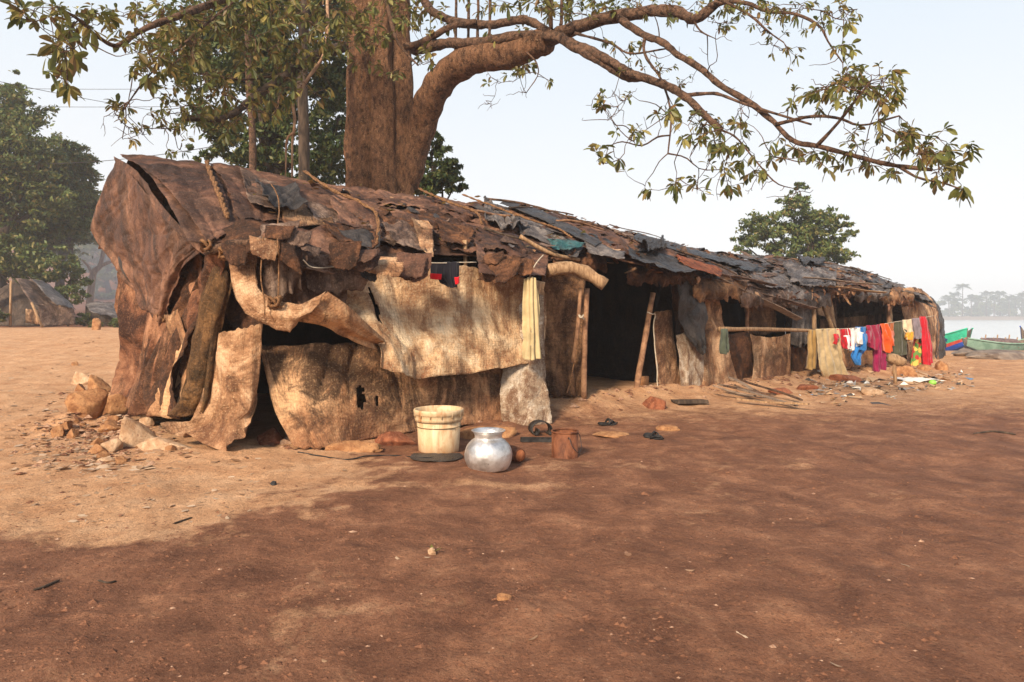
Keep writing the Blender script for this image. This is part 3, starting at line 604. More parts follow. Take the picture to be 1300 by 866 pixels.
Fs([[(1036, 362, .1), (1046, 362, .1), (1052, 364, .1)], [(1038, 400, .05), (1052, 405, .05), (1062, 420, .05)]], 'sack', 70, name='wall_sacking', amp=.04, rag=(.02, .05, .02, .02))
Fs([[(1040, 405, .9), (1085, 402, .9), (1130, 398, .9)], [(1040, 470, .9), (1085, 464, .9), (1130, 458, .9)]], 'canvas', 71, amp=.05, fold=.04, nf=4)
Fs([[(1036, 430, .15), (1070, 428, .1), (1105, 426, .1), (1150, 422, .1)], [(1040, 456, .1), (1072, 454, .05), (1108, 452, .05), (1150, 446, .05)], [(1042, 486, .05), (1075, 482, 0), (1112, 478, 0), (1152, 470, 0)]], 'canvas', 72, name='wall_canvas', amp=.05, fold=.03, nf=5, rag=(.05, .04, .02, .02))
Fs([[(1124, 372, -.05), (1136, 372, -.05)], [(1126, 400, 0), (1134, 400, 0)], [(1124, 430, 0), (1134, 430, 0)]], 'sack', 73, name='wall_sacking', amp=.05, rag=(.02, .05, .03, .03))
def pole(pts, r, mat='branchwood', name='pole', parent=hut, label=None, seg=10, n=12, taper=.15, seed=1, rough=.25, **k):
    P = path(pts, n); rad = [r*(1-taper*i/(n-1)) for i in range(n)]
    o = MB().tube(P, rad, seg, rough, seed).build(name, M[mat], parent, **k)
    if label: o['label'] = label
    return o
# ragged valances under the eave
vr = np.random.default_rng(4)
for k, (x0, x1, y0, y1, mt) in enumerate([(392, 470, 322, 352, 'brown'), (440, 530, 322, 346, 'mauve'), (700, 770, 322, 345, 'brown_dk'), (795, 885, 335, 364, 'brown_dk'), (880, 950, 350, 384, 'burlap'), (940, 1010, 362, 392, 'mauve'), (1000, 1055, 362, 392, 'slate'),
                                          (1050, 1100, 360, 380, 'brown_dk'), (1085, 1130, 362, 384, 'slate'), (1120, 1160, 366, 390, 'canvas')]):
    Fs([[(x0, y0, -.2), ((x0+x1)/2, y0, -.2), (x1, y0, -.2)], [(x0, (y0+y1)/2, -.38), ((x0+x1)/2, (y0+y1)/2, -.38), (x1, (y0+y1)/2, -.38)], [(x0, y1, -.3), ((x0+x1)/2, y1, -.3), (x1, y1, -.3)]],
       mt, 80+k, name='eave_flap', amp=.05, fold=.03, nf=5, rag=(.0, .22, .06, .06), ragf=6)
# fibrous debris along the right eave: nobody could count it
mbd = MB()
for k in range(220):
    px = vr.uniform(985, 1165) if vr.random() < .75 else vr.uniform(700, 985)
    py = np.interp(px, [700, 760, 830, 900, 1000, 1060, 1110, 1165], [326, 322, 338, 354, 374, 366, 370, 380])+vr.normal(0, 5)+4
    c = F(px, py, vr.uniform(-.55, -.05)); L_ = vr.uniform(.04, .22); w_ = vr.uniform(.006, .04)
    d_ = vr.normal(0, 1, 3)*np.array([1, 1, .7])+np.array([0, 0, -.6]); d_ /= np.linalg.norm(d_); u_ = np.cross(d_, vr.normal(0, 1, 3)); u_ /= np.linalg.norm(u_)
    c2 = c+d_*L_*.5+u_*vr.normal(0, .02)
    mbd.add([c-u_*w_, c+u_*w_, c2+u_*w_*1.1, c2-u_*w_, c+d_*L_+u_*w_*.4, c+d_*L_-u_*w_*.6], [(0, 1, 2, 3), (3, 2, 4, 5)], int(vr.integers(3)))
o = mbd.build('eave_debris', [M['brown'], M['brown_dk'], M['sack_tan']], hut); o['kind'] = 'stuff'
mbd = MB(); dmat = [M['brown_dk'], M['mauve'], M['char'], M['brown'], M['slate'], M['sack_tan']]
for k in range(600):
    s_ = 1.2+17.3*vr.random()**.85; t_2 = vr.uniform(-.3, 2.1) if s_ > 9 else vr.uniform(-.3, 1.35); dark_ = s_ > 8
    c = Rp(s_, t_2, vr.uniform(.06, .15)); L_ = vr.gamma(2, .045)+.03; w_ = L_*vr.uniform(.08, .45)
    a_ = vr.normal(0, .7)+(math.pi if vr.random() < .5 else 0); d_ = math.cos(a_)*np.array([DV[0], DV[1], 0])+math.sin(a_)*np.array([NV[0], NV[1], .5])
    u_ = np.cross(d_, [-.2, -.3, .9]); u_ /= np.linalg.norm(u_); up = np.array([0, -.3, .9]); j = vr.normal(0, .16, 4)*L_
    mbd.add([c-u_*w_, c+u_*w_*.8+up*j[0]*.5, c+d_*L_*.5+u_*w_*1.1+up*j[1], c+d_*L_*.5-u_*w_+up*j[2], c+d_*L_+u_*w_*.3+up*j[3], c+d_*L_-u_*w_*.7+up*j[3]], [(0, 1, 2, 3), (3, 2, 4, 5)],
            int(vr.choice(6, p=[.2, .22, .15, .12, .25, .06] if dark_ else [.3, .22, .08, .3, .03, .07])))
o = mbd.build('roof_debris', dmat, hut); o['kind'] = 'stuff'
for k in range(18):
    s_ = vr.uniform(2, 17); t_2 = vr.uniform(.1, 1.9); L_ = vr.uniform(.6, 1.9); a_ = vr.uniform(-.25, .9)
    pts = [Rp(min(s_+L_*x*math.cos(a_), 18.5), min(max(t_2-L_*x*math.sin(a_), -.45), 2.3), .15+.02*math.sin(k+x*5)) for x in np.linspace(0, 1, 6)]
    pole(pts, vr.uniform(.012, .028), ['bark_br', 'bark_dk', 'branchwood', 'bark_br'][k % 4], name='roof_stick', rough=.5, seed=k, n=14, taper=.4)
for k in range(30):
    px = vr.uniform(268, 690); py = np.interp(px, [262, 330, 440, 560, 690], [300, 296, 322, 326, 345])+vr.uniform(-14, 8); w_ = vr.uniform(12, 38); h_ = vr.uniform(10, 34)
    D_ = float(np.interp(px, [262, 300, 400, 500, 600, 690], [6.5, 6.4, 6.6, 7.25, 7.95, 8.5]))-vr.uniform(.02, .16); sl_ = vr.uniform(-8, 8)
    mt_ = ['brown', 'brown_dk', 'mauve', 'sack_tan', 'brown', 'char', 'brown_dk'][k % 7]
    w_ *= 1.5; h_ *= 1.1
    if 505 < px < 592 or px > 628: continue
    sheet('eave_flap', WW([[(px, py, D_+.12), (px+w_/2, py+sl_*.4, D_+.11), (px+w_, py+sl_, D_+.12)], [(px+sl_*.3, py+h_*.5, D_+.05), (px+w_/2, py+h_*.55, D_+.04), (px+w_*.95, py+h_*.5+sl_, D_+.06)], [(px+sl_, py+h_*.8, D_+.03), (px+w_*.5, py+h_, D_+.01), (px+w_*.85, py+h_*.85+sl_, D_+.04)]]),
          M[mt_], hut, seed=300+k, amp=.012, freq=3, fold=.010, nf=1.6, wrk=1.2, rag=(.02, .06, .03, .03), ragf=8, res=.02)
# back and end walls; inner blackout sheets added to keep the interior dark
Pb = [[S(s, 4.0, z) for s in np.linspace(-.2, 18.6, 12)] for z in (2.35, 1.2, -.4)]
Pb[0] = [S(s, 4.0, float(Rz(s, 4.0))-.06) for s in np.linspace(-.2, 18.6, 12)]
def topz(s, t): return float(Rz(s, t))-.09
sheet('back_wall', Pb, M['inner_shade'], hut, seed=9, amp=.06, res=.12)
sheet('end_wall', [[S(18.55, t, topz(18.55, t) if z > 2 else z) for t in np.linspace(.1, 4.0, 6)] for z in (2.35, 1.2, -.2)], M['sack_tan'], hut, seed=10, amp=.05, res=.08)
sheet('end_wall', [[S(.12, t, topz(.12, t) if z > 2 else z) for t in np.linspace(.3, 4.0, 6)] for z in (2.5, 1.2, -.1)], M['inner_shade'], hut, seed=11, amp=.04, res=.08)
sheet('inner_blackout', [[S(3.9, t, topz(3.9, t) if z > 2 else z) for t in np.linspace(.4, 4.0, 6)] for z in (2.5, 1.2, -.1)], M['inner_shade'], hut, seed=12, amp=.04, res=.1)
sheet('inner_blackout', [[S(7.6, t, topz(7.6, t) if z > 2 else z) for t in np.linspace(.5, 4.0, 6)] for z in (2.4, 1.2, -.1)], M['inner_shade'], hut, seed=13, amp=.04, res=.1)
sheet('inner_blackout', [[S(s, 1.6, topz(s, 1.6) if z > 2 else z) for s in np.linspace(7.6, 12, 6)] for z in (2.2, 1.2, -.1)], M['inner_shade'], hut, seed=14, amp=.05, res=.1)
# poles
dp1 = pole([W(741, 506, 9.55), W(742, 440, 9.5), W(745, 366, 9.5)], .043, label='upright wooden pole left of the doorway')
pole([W(727, 460, 9.45), W(733, 420, 9.4), W(737, 366, 9.4)], .03)
dp2 = pole([F(806, 505, -.2), F(817, 440, -.2), F(829, 372, -.2)], .05, label='slanting wooden pole right of the doorway')
pole([F(818, 500, .1), F(817, 478, .1)], .10, 'clod', name='door_block', n=5)
pole([F(913, 418, -.4), F(970, 418, -.45), F(1037, 420, -.45)], .04, 'wood', label='horizontal pole along the right part of the front wall')
pole([F(1035, 490, -.25), F(1034, 430, -.25), F(1033, 372, -.2)], .05, 'wood')
pole([F(1060, 425, -.15), F(1050, 400, -.15), F(1043, 378, -.15)], .05, 'wood')
pole([F(1129, 425, -.1), F(1128, 395, -.1), F(1127, 368, -.1)], .05, 'branchwood')
pole([F(948, 492, .1), F(948, 430, .1), F(949, 368, .1)], .04)
pole([F(1060, 430, .3), F(1059, 370, .3)], .05, 'bark_br')
pole([F(590, 305, -.25), F(591, 338, -.25)], .03, 'wood', n=5)
pole([W(345, 345, 6.6), W(400, 340, 6.75), W(450, 352, 6.95)], .03, 'bark_br')
# rolled mat over the doorway
pole([W(694, 344, 9.0), W(722, 340, 9.1), (W(745, 347, 9.15)), W(768, 362, 9.15)], .085, 'wood', name='rolled_mat', taper=-.05, rough=.3, seg=14, label='knobbly roll of pale matting over the doorway')
pole([F(660, 300, -.2), F(700, 322, -.4), F(735, 330, -.4)], .03, 'wood')
# eave beams and boards
pole([W(265, 318, 6.55), W(300, 312, 6.5), W(345, 308, 6.5)], .06, 'bark_br', seed=4, rough=.5)
pole([F(385, 352, -.35), F(440, 345, -.35), F(490, 334, -.35)], .05, 'wood_g', rough=.4)
for k, (x0, y0, x1, y1, w_, mt) in enumerate([(905, 352, 1015, 405, .13, 'wood_g'), (900, 345, 985, 362, .08, 'mauve'), (960, 372, 1035, 392, .10, 'mauve'), (1040, 362, 1125, 372, .07, 'wood'), (1020, 352, 1120, 362, .05, 'wood_g')]):
    a = F(x0, y0, -.25-.03*k); b = F(x1, y1, -.45-.04*k); c = (a+b)/2; L_ = np.linalg.norm(b-a)
    u_ = (b-a)/L_; up = np.array([-.2, .3, .93]); up -= u_*np.dot(u_, up); up /= np.linalg.norm(up); sdv = np.cross(up, u_)
    V = []
    for i in np.linspace(-.5, .5, 9):
        cc = c+u_*L_*i+up*.01*math.sin(i*9+k)
        V += [cc+sdv*w_*.5-up*.008, cc+sdv*w_*.5+up*.008, cc-sdv*w_*(.5+.06*math.sin(i*31))+up*.008, cc-sdv*w_*.5-up*.008]
    Fc = [(4*i+j, 4*i+(j+1) % 4, 4*i+4+(j+1) % 4, 4*i+4+j) for i in range(8) for j in range(4)]+[(0, 3, 2, 1), (32, 33, 34, 35)]
    mk('roof_board', V, Fc, M[mt], hut, smooth=False)
# seam strip, ropes, cords
def roofline(pxs, off): return [Rp(*pix2roof(*p), off) for p in pxs]
def rope(pts, r, mat='rope', name='rope', n=60, wob=.012, parent=hut, label=None, twist=True):
    P = path(pts, n); P = P+wob*np.stack([fbm(P*4+7*i, 2, 50+i) for i in range(3)], -1)
    mb = MB()
    if twist:
        for ph in (0, math.pi):
            a = np.linspace(0, 1, n)*np.linalg.norm(np.diff(P, axis=0), axis=1).sum()/(r*5)*2
            mb.tube(P+np.stack([np.cos(a+ph), np.sin(a+ph)*.5, np.sin(a+ph)], -1)*r*.5, r*.65, 5)
    else: mb.tube(P, r, 5)
    o = mb.build(name, M[mat], parent)
    if label: o['label'] = label
    return o
rope(roofline([(262, 212), (270, 238), (280, 262), (288, 284)], .075), .028, label='frayed rope seam down the high end of the roof')
rope(roofline([(385, 232), (415, 255), (455, 274), (475, 290)], .17)+[F(478, 318, -.35), F(484, 336, -.42), F(500, 352, -.4), F(530, 370, -.3), F(560, 375, -.25), F(590, 366, -.3), F(612, 345, -.4)], .022, n=120, label='thick coir rope looping down over the front eave')
rope(roofline([(530, 255), (560, 270), (600, 285), (606, 300)], .19), .02)
rope(roofline([(585, 262), (640, 285), (700, 305), (720, 318)], .2), .016)
rope(roofline([(340, 255), (345, 262), (350, 280)], .2)+[W(352, 300, 6.4), W(355, 340, 6.4), W(352, 392, 6.35)], .008, n=40, twist=False)
rope([W(334, 300, 6.4), W(332, 350, 6.35), W(336, 400, 6.3)], .007, n=30, twist=False)
rope([W(385, 330, 6.5), W(400, 340, 6.6), W(440, 337, 6.9), W(510, 327, 7.3), W(545, 334, 7.45), W(605, 333, 7.9)], .006, 'string', 'cord', 60, .006, twist=False, label='thin pale cord strung under the eave')
rope([W(672, 352, 8.45), W(680, 335, 8.5), W(690, 324, 8.7)], .008, 'string', 'cord', 20, .01, twist=False)
rope([W(741, 400, 9.4), W(737, 404, 9.3), W(735, 400, 9.35), W(742, 406, 9.4)], .01, 'string', 'lashing', 20, .02, dp1, twist=False)
rope([F(822, 396, -.28), F(828, 398, -.3), F(832, 400, -.2), F(830, 420, -.2), F(836, 500, -.2)], .01, 'string', 'lashing', 40, .02, dp2, twist=False)
rope([W(735, 430, 9.35), W(732, 450, 9.3), W(724, 480, 9.3), W(720, 500, 9.3)], .012, 'rope', 'cord', 30, .03, twist=False)

# ================================================================ THINGS ON THE GROUND
def P(name, bc, rough=.5, metal=0, spec=.5):
    m, t, b = nt(name); b.inputs['Base Color'].default_value = (*bc, 1); b.inputs['Roughness'].default_value = rough; b.inputs['Metallic'].default_value = metal; b.inputs['Specular IOR Level'].default_value = spec
    return m
# stained plastic
mp, t_, b_ = nt('stained_plastic'); q = NB(t_); v = q.mapv((9, 9, 1.8)); n1 = q.noise(v, 1.1, 6, .6, .3); n2 = q.noise(q.mapv(), 14, 7, .7)
col = q.ramp(n1, [(.36, (.50, .33, .17)), (.52, (.60, .45, .27)), (.68, (.38, .18, .07))])
col = q.mix(q.math('MULTIPLY', q.ramp(n2, [(.54, 0), (.68, 1)]), .65), col, (.34, .15, .05))
sz_ = q.n('ShaderNodeSeparateXYZ'); q.L(q.tc.outputs['Object'], sz_.inputs[0]); col = q.mix(q.math('MULTIPLY', q.ramp(q.math('ADD', sz_.outputs[2], q.math('MULTIPLY', n2, .12)), [(.05, 1), (.16, 0)]), .6), col, (.26, .12, .06)); q.L(col, b_.inputs['Base Color']); b_.inputs['Roughness'].default_value = .55
q.bump(n2, b_, .15, .01); M['plastic'] = mp
# dented aluminium
ma, t_, b_ = nt('dented_aluminium'); q = NB(t_); v = q.mapv(); n1 = q.noise(v, 7, 6, .65); n2 = q.noise(v, 60, 4, .7)
q.L(q.mix(q.ramp(n2, [(.64, 0), (.7, 1)]), q.ramp(n1, [(.35, (.42, .40, .38)), (.6, (.74, .72, .70))]), (.10, .08, .07)), b_.inputs['Base Color'])
b_.inputs['Metallic'].default_value = .8; q.L(q.ramp(n1, [(.3, .3), (.7, .5)]), b_.inputs['Roughness'])
vo = q.n('ShaderNodeTexVoronoi'); vo.inputs['Scale'].default_value = 24; q.L(v, vo.inputs['Vector'])
p1 = q.bump(vo.outputs[0], b_, .22, .008); q.bump(n1, b_, .35, .02, p1); M['alu'] = ma
M['rust'] = rough_mat('rusty_tin', (.09, .030, .014), (.21, .078, .036), 9, .6, .5, (1.5, 1.5, .7))
M['black'] = rough_mat('black_rubber', (.012, .011, .011), (.04, .037, .035), 20, .55, .3)
M['clay'] = rough_mat('fired_clay', (.30, .09, .035), (.5, .19, .08), 12, .8, .4)
M['wire'] = P('dark_wire', (.06, .045, .04), .5, .6)

def at(px, py, D=None):
    p = onground(px, py) if D is None else W(px, py, D)
    return p
# bucket
c = onground(557, 573); c[2] -= .004
bk = thing('bucket', c, 'tall cream plastic bucket with rusty drip stains, standing by the canvas wall', 'bucket')
pf = [(0, 0), (.185, 0), (.197, .008), (.200, .03), (.222, .385), (.212, .385), (.190, .03), (0, .022)]
MB().lathe(pf, c, 56, dent=.01).build('bucket_body', M['plastic'], bk)
pf = [(.222, .315), (.236, .318), (.238, .345), (.236, .375), (.240, .378), (.247, .384), (.250, .418), (.246, .430), (.236, .432), (.226, .428), (.222, .38), (.218, .315)]
rim = MB(); rim.lathe(pf, c, 56, dent=.008)
for k in range(14):
    a = k*2*math.pi/14; rim.box(c+np.array([.243*math.cos(a), .243*math.sin(a), .39]), (.012, .006, .07), (0, 0, a))
rim.build('rim', M['plastic'], bk)
MB().lathe([(0, 0.0), (.225, 0), (.225, .003), (0, .004)], c+np.array([0, 0, .26]), 40).build('water_fill', P('bucket_water', (.16, .11, .05), .08), bk)
# pot
c = onground(620, 594); c[2] -= .003
pt = thing('water_pot', c, 'round dented aluminium water pot with a flared neck on the damp soil', 'pot')
pf = [(0, 0), (.15, .0), (.175, .012), (.198, .06), (.207, .11), (.203, .16), (.185, .205), (.155, .24), (.128, .258), (.120, .266), (.118, .28), (.120, .298), (.120, .298), (.112, .298), (.110, .27), (.15, .235), (.19, .16), (.19, .06), (.15, .012), (0, .008)]
MB().lathe(path([(a, 0, b) for a, b in pf], 60)[:, [0, 2]], c, 64, dent=.03, seed=4).build('pot_body', M['alu'], pt)
MB().lathe([(.119, .294), (.123, .297), (.124, .303), (.128, .310), (.140, .322), (.147, .328), (.149, .333), (.145, .335), (.136, .329), (.12, .312), (.113, .3), (.113, .294)], c, 64, dent=.006).build('neck_rim', M['alu'], pt)
# rust tin
c = onground(717, 580); c[2] -= .003
tn = thing('tin_can', c, 'rusty brown paint tin with a dangling wire handle', 'tin')
MB().lathe([(0, 0), (.128, 0), (.131, .004), (.127, .012), (.127, .245), (.124, .245), (.124, .012), (0, .01)], c, 44, dent=.018, seed=2).build('tin_body', M['rust'], tn)
MB().lathe([(.127, .240), (.133, .242), (.135, .250), (.131, .256), (.116, .255), (.114, .248), (.124, .243)], c, 44, dent=.012, seed=3).build('tin_rim', M['rust'], tn)
hp = [c+np.array(x) for x in [(.02, -.133, .2), (.03, -.15, .21), (.06, -.17, .13), (.12, -.13, .07), (.155, -.03, .10), (.150, .03, .19), (.132, .02, .225)]]
MB().tube(path(hp, 30), .004, 6).build('wire_handle', M['wire'], tn)
# clay cylinder
c = onground(656, 587)
a = c+np.array([-.09, .14, .075]); b = c+np.array([.03, -.03, .068]); u = (b-a)/np.linalg.norm(b-a)
jar = MB(); jar.tube([a-u*.02, a, a+u*.02, b-u*.035, b-u*.03, b], [.05, .062, .068, .068, .062, .062], 26, .02)
jt = thing('clay_jar', c, 'small brown clay jar lying on its side behind the round metal pot', 'jar')
jar.build('jar_body', M['rust'], jt); MB().tube([b+u*.001, b+u*.008], [.052, .05], 26).build('jar_base', M['clay'], jt)
# rubber bar and coiled belt
c = onground(681, 561); o = MB().box(c+np.array([0, 0, .025]), (.34, .05, .05), (0, .02, .06), jit=.003).build('rubber_bar', M['black'], smooth=False); tag(o, 'short black rubber bar lying below the mottled rug', 'bar')
c = onground(689, 553); pts = [c+np.array([.085*math.cos(x)*(1-.04*x)-.02*x, .05-.01*x, .085+.08*math.sin(x)*(1-.04*x)]) for x in np.linspace(-1.2, 6.2, 26)]
V = []
for p_ in pts: V += [p_+np.array([.02, -.07, 0]), p_+np.array([-.02, .07, .0])]
o = mk('coiled_strap', V, [(2*i, 2*i+1, 2*i+3, 2*i+2) for i in range(25)], M['black'], thick=.008); tag(o, 'curled strip of black rubber standing between the rug and the rusty tin', 'strap')
# sandals
def sandal(px, py, rot, tilt, label, D=None):
    c = onground(px, py); n = 20
    out = []
    for i in range(n):
        x = i/(n-1); w = .045*(math.sin(math.pi*min(1, x*1.02+.06))**.45)*(1-.22*math.exp(-((x-.42)/.16)**2)); out.append(((x-.5)*.27, w, .006*math.cos(x*5)))
    V = []; 
    for x, w, z in out: V += [(x, -w, z), (x, w, z), (x, w, z+.02), (x, -w, z+.02)]
    Mx = np.array(Matrix.Rotation(rot, 3, 'Z')@Matrix.Rotation(tilt, 3, 'X'))
    V = np.array(V)@Mx.T+c+np.array([0, 0, .012])
    Fc = [(4*i+j, 4*i+(j+1) % 4, 4*i+4+(j+1) % 4, 4*i+4+j) for i in range(n-1) for j in range(4)]+[(0, 3, 2, 1), (4*n-4, 4*n-3, 4*n-2, 4*n-1)]
    t = thing('sandal', c, label, 'sandal', 'black rubber sandals before the doorway')
    mk('sole', V, Fc, M['black'], t, smooth=False)
    for k, sgn in enumerate((-1, 1)):
        st = np.array([(.085, 0, .022), (.05, sgn*.02, .045), (0, sgn*.045, .035), (-.02, sgn*.047, .012)])
        MB().tube(path(st@Mx.T+c+np.array([0, 0, .012]), 12), .008, 6).build('strap', M['black'], t)
    MB().tube(path(np.array([(-.01, -.045, .02), (0, -.03, .055), (.01, 0, .066), (0, .03, .055), (-.01, .045, .02)])@Mx.T+c+np.array([0, 0, .012]), 12), [.012]*12, 6).build('cross_band', M['black'], t)
sandal(772, 540, .35, .15, 'black sandal resting on the small pale stone before the doorway')
sandal(831, 557, -.9, .55, 'black sandal tipped on its edge on bare soil')
# rocks
def rock(px, py, w, h, d=None, mat='rock', label='', seed=0, group=None, flat=.0, name='rock', cat='rock', rot=0):
    c = onground(px, py); d = d or w*.8
    bm = bmesh.new(); bmesh.ops.create_icosphere(bm, subdivisions=4, radius=1)
    V = np.array([v_.co[:] for v_ in bm.verts]); Fc = [[v_.index for v_ in f.verts] for f in bm.faces]; bm.free()
    k = 1+.34*fbm(V*1.1+seed, 3, seed)+.16*ridg(V*2.4+seed, 3, seed+1)+.05*fbm(V*8, 2, seed)
    V = V*k[:, None]
    q_ = np.random.default_rng(seed+500)
    for _ in range(11):
        n_ = q_.normal(0, 1, 3); n_ /= np.linalg.norm(n_); e_ = V@n_-q_.uniform(.5, .85); V = V-np.outer(np.maximum(e_, 0)*.85, n_)
    V[:, 2] = np.where(V[:, 2] < -.35, -.35+(V[:, 2]+.35)*.3, V[:, 2])
    V = V*1.22; V *= np.array([w/2, d/2, h*.72]); cr_, sr = math.cos(rot), math.sin(rot); V = V@np.array([[cr_, -sr, 0], [sr, cr_, 0], [0, 0, 1]]).T
    o = mk(name, V+c+np.array([0, 0, h*.10]), Fc, M[mat], None, origin=c); tag(o, label, cat, group); return o
rock(172, 566, .34, .32, mat='rock', seed=1, label='tall craggy pale boulder beside the end of the brown tarpaulin')
rock(206, 570, .44, .13, .16, mat='rock', seed=2, label='long smooth loaf-shaped pale stone in front of the end wall')
rock(142, 573, .19, .15, mat='rock', seed=3, label='rounded pinkish stone left of the craggy boulder')
rock(141, 546, .20, .11, mat='clod', seed=4, label='brown stone behind the rounded pinkish stone')
rock(156, 537, .19, .06, .1, mat='rock', seed=5, label='small white bar-shaped stone above the craggy boulder')
rock(112, 524, .42, .38, mat='clod', seed=6, label='large hollowed orange clod nearest the open ground')
rock(146, 524, .34, .30, mat='clod', seed=8, label='orange clod tucked against the hanging tarpaulin')
rock(124, 497, .36, .34, mat='clod', seed=9, label='orange clod piled behind the two front ones')
rock(102, 488, .34, .26, .2, mat='rock', seed=7, label='upright pale slab behind the orange clods')
rock(136, 585, .12, .03, mat='rock', seed=10, label='flat pale stone chip in front of the rounded pinkish stone')
rock(186, 541, .16, .16, mat='rock', seed=13, label='pale lump wedged behind the craggy boulder')
rock(776, 553, .36, .05, .22, mat='clod', seed=11, label='flat pale stone under the first sandal')
rock(846, 547, .28, .08, .2, mat='clod', seed=12, label='low pale stone behind the tipped sandal')
rock(832, 518, .30, .17, .3, mat='redclod', seed=14, label='reddish stone lump at the foot of the slanting pole')
rock(450, 573, .5, .09, .2, mat='clod', seed=15, label='orange stone bulging from under the canvas')
rock(505, 563, .45, .11, .25, mat='redclod', seed=16, label='red stone under the canvas left of the bucket')
rock(598, 556, .42, .17, .25, mat='clod', seed=17, label='orange stone between the bucket and the pot')
rock(640, 553, .3, .12, .25, mat='clod', seed=18, label='small orange stone right behind the round pot')
rock(342, 560, .32, .14, .3, mat='redclod', seed=19, label='red lump in the dark gap beside the front corner')
rock(992, 500, .4, .11, .3, mat='redclod', seed=20, label='red lump between the plank pile and the sacking panel')
rock(1022, 494, .35, .12, .3, mat='redclod', seed=21, label='red lump right of the plank pile')
rock(1106, 500, .40, .12, .3, mat='rock', seed=22, label='pale orange stone in the rubbish below the crimson cloth')
rock(1072, 483, .6, .16, .4, mat='redclod', seed=23, label='low red earth lump under the white shirt')
rock(1172, 470, .32, .2, .3, mat='clod', seed=24, label='round grey stone at the far corner of the shelter')
rock(1196, 470, .34, .24, .3, mat='clod', seed=25, label='outermost grey stone beyond the far corner')
rock(1150, 476, .4, .2, .4, mat='clod', seed=28, label='brown stone below the dark green cloth')
rock(548, 703, .045, .035, mat='rock', seed=26, label='tiny pale stone with a green sprig on the dark soil')
rock(640, 760, .065, .025, .05, mat='clod', seed=27, label='flat oval pebble alone on the dark soil of the foreground')
rock(347, 615, .06, .03, .04, mat='black', seed=29, label='black pebble on the light sand before the canvas')
qr = np.random.default_rng(44); r0 = None
for k in range(26):
    px, py = [(qr.normal(112, 22), qr.normal(536, 14)), (qr.normal(165, 30), qr.normal(574, 8)), (qr.normal(95, 10), qr.normal(505, 14))][k % 3]
    if r0 is None: r0 = rock(px, py, .15, .12, mat='clod', seed=600, label='small orange rubble stone strewn round the left corner of the shelter', group='small rubble stones at the left corner', name='rubble_stone', cat='stone')
    else:
        o = dup(r0); p_ = onground(px, py); o.location = (p_[0], p_[1], p_[2]); o.rotation_euler = (qr.uniform(-.5, .5), qr.uniform(-.5, .5), qr.uniform(0, 6.28)); s_ = qr.uniform(.35, 1.3); o.scale = (s_*qr.uniform(.8, 1.3), s_, s_*qr.uniform(.7, 1.2))
# sprig
c = onground(549, 701); mb = MB()
for a in (0, 1.8, 3.9, 5.1):
    d_ = np.array([math.cos(a), math.sin(a), .5]); s_ = np.array([-math.sin(a), math.cos(a), 0]); mb.add([c, c+d_*.03+s_*.012, c+d_*.055, c+d_*.03-s_*.012], [(0, 1, 2, 3)])
o = mb.build('sprig', M['leaf']); tag(o, 'tiny green sprig beside the smallest pale stone', 'sprig')
# planks
plk = [((912, 494), (1012, 519), .09, 'wood_g'), ((918, 500), (985, 507), .14, 'bark_br'), ((905, 503), (960, 508), .10, 'wood_g'), ((935, 513), (1027, 521), .10, 'wood'), ((940, 490), (1018, 513), .07, 'bark_br'), ((925, 490), (955, 500), .12, 'wood_g')]
lb = ['grey plank slanting along the top of the pile', 'broad dark bark slab in the middle of the plank pile', 'short grey board at the left end of the plank pile', 'pale bare plank in front of the others', 'thin dark pole at the back of the plank pile', 'short grey stub of board at the rear left of the plank pile']
for k, (a, b, w_, mt) in enumerate(plk):
    pa = onground(*a); pb = onground(*b); pa[2] += .07+.04*(k % 3); pb[2] += .045+.02*(k % 2)
    L_ = np.linalg.norm(pb-pa); yaw = math.atan2(pb[1]-pa[1], pb[0]-pa[0])
    n = 12; V = []; u_ = (pb-pa)/L_; sdv = np.array([-u_[1], u_[0], 0])
    for i in range(n):
        x = i/(n-1); cc = pa+(pb-pa)*x+np.array([0, 0, .012*math.sin(5*x+k)]); ww = w_/2*(1-.25*abs(math.sin(9*x+k)))*(1 if 0 < i < n-1 else .6)
        V += [cc-sdv*ww, cc+sdv*ww, cc+sdv*ww+[0, 0, .022], cc-sdv*ww+[0, 0, .026]]
    Fc = [(4*i+j, 4*i+(j+1) % 4, 4*i+4+(j+1) % 4, 4*i+4+j) for i in range(n-1) for j in range(4)]+[(0, 3, 2, 1), (4*n-4, 4*n-3, 4*n-2, 4*n-1)]
    o = mk('plank', V, Fc, M[mt], smooth=False); tag(o, lb[k], 'plank', 'planks lying before the sacking panel')
c = onground(876, 513); o = MB().box(c+np.array([0, 0, .04]), (.5, .22, .05), (0, .05, .3), jit=.02).build('board', M['bark_dk'], smooth=False); tag(o, 'dark flat board at the foot of the whitish sacking', 'board')
# forked stool
sr = W(1136, 487, 12.9)
g0 = onground(1137, 487)
st = thing('wooden_prop', g0, 'pale sawn stump on a thin leg standing before the laundry', 'stump')
k_ = g0[1]/FPX
MB().tube(path([g0+[0, 0, -.05], g0+[-.02, 0, 18*k_], g0+[-.03, 0, 26*k_]], 6), .035, 8, .2).build('leg', M['wood'], st)
MB().tube(path([g0+[-.14, .02, 33*k_], g0+[0, 0, 30*k_], g0+[.17, -.02, 27*k_]], 8), [.08, .1, .11, .11, .11, .1, .09, .07], 12, .4, 5).build('stump_block', M['wood'], st)
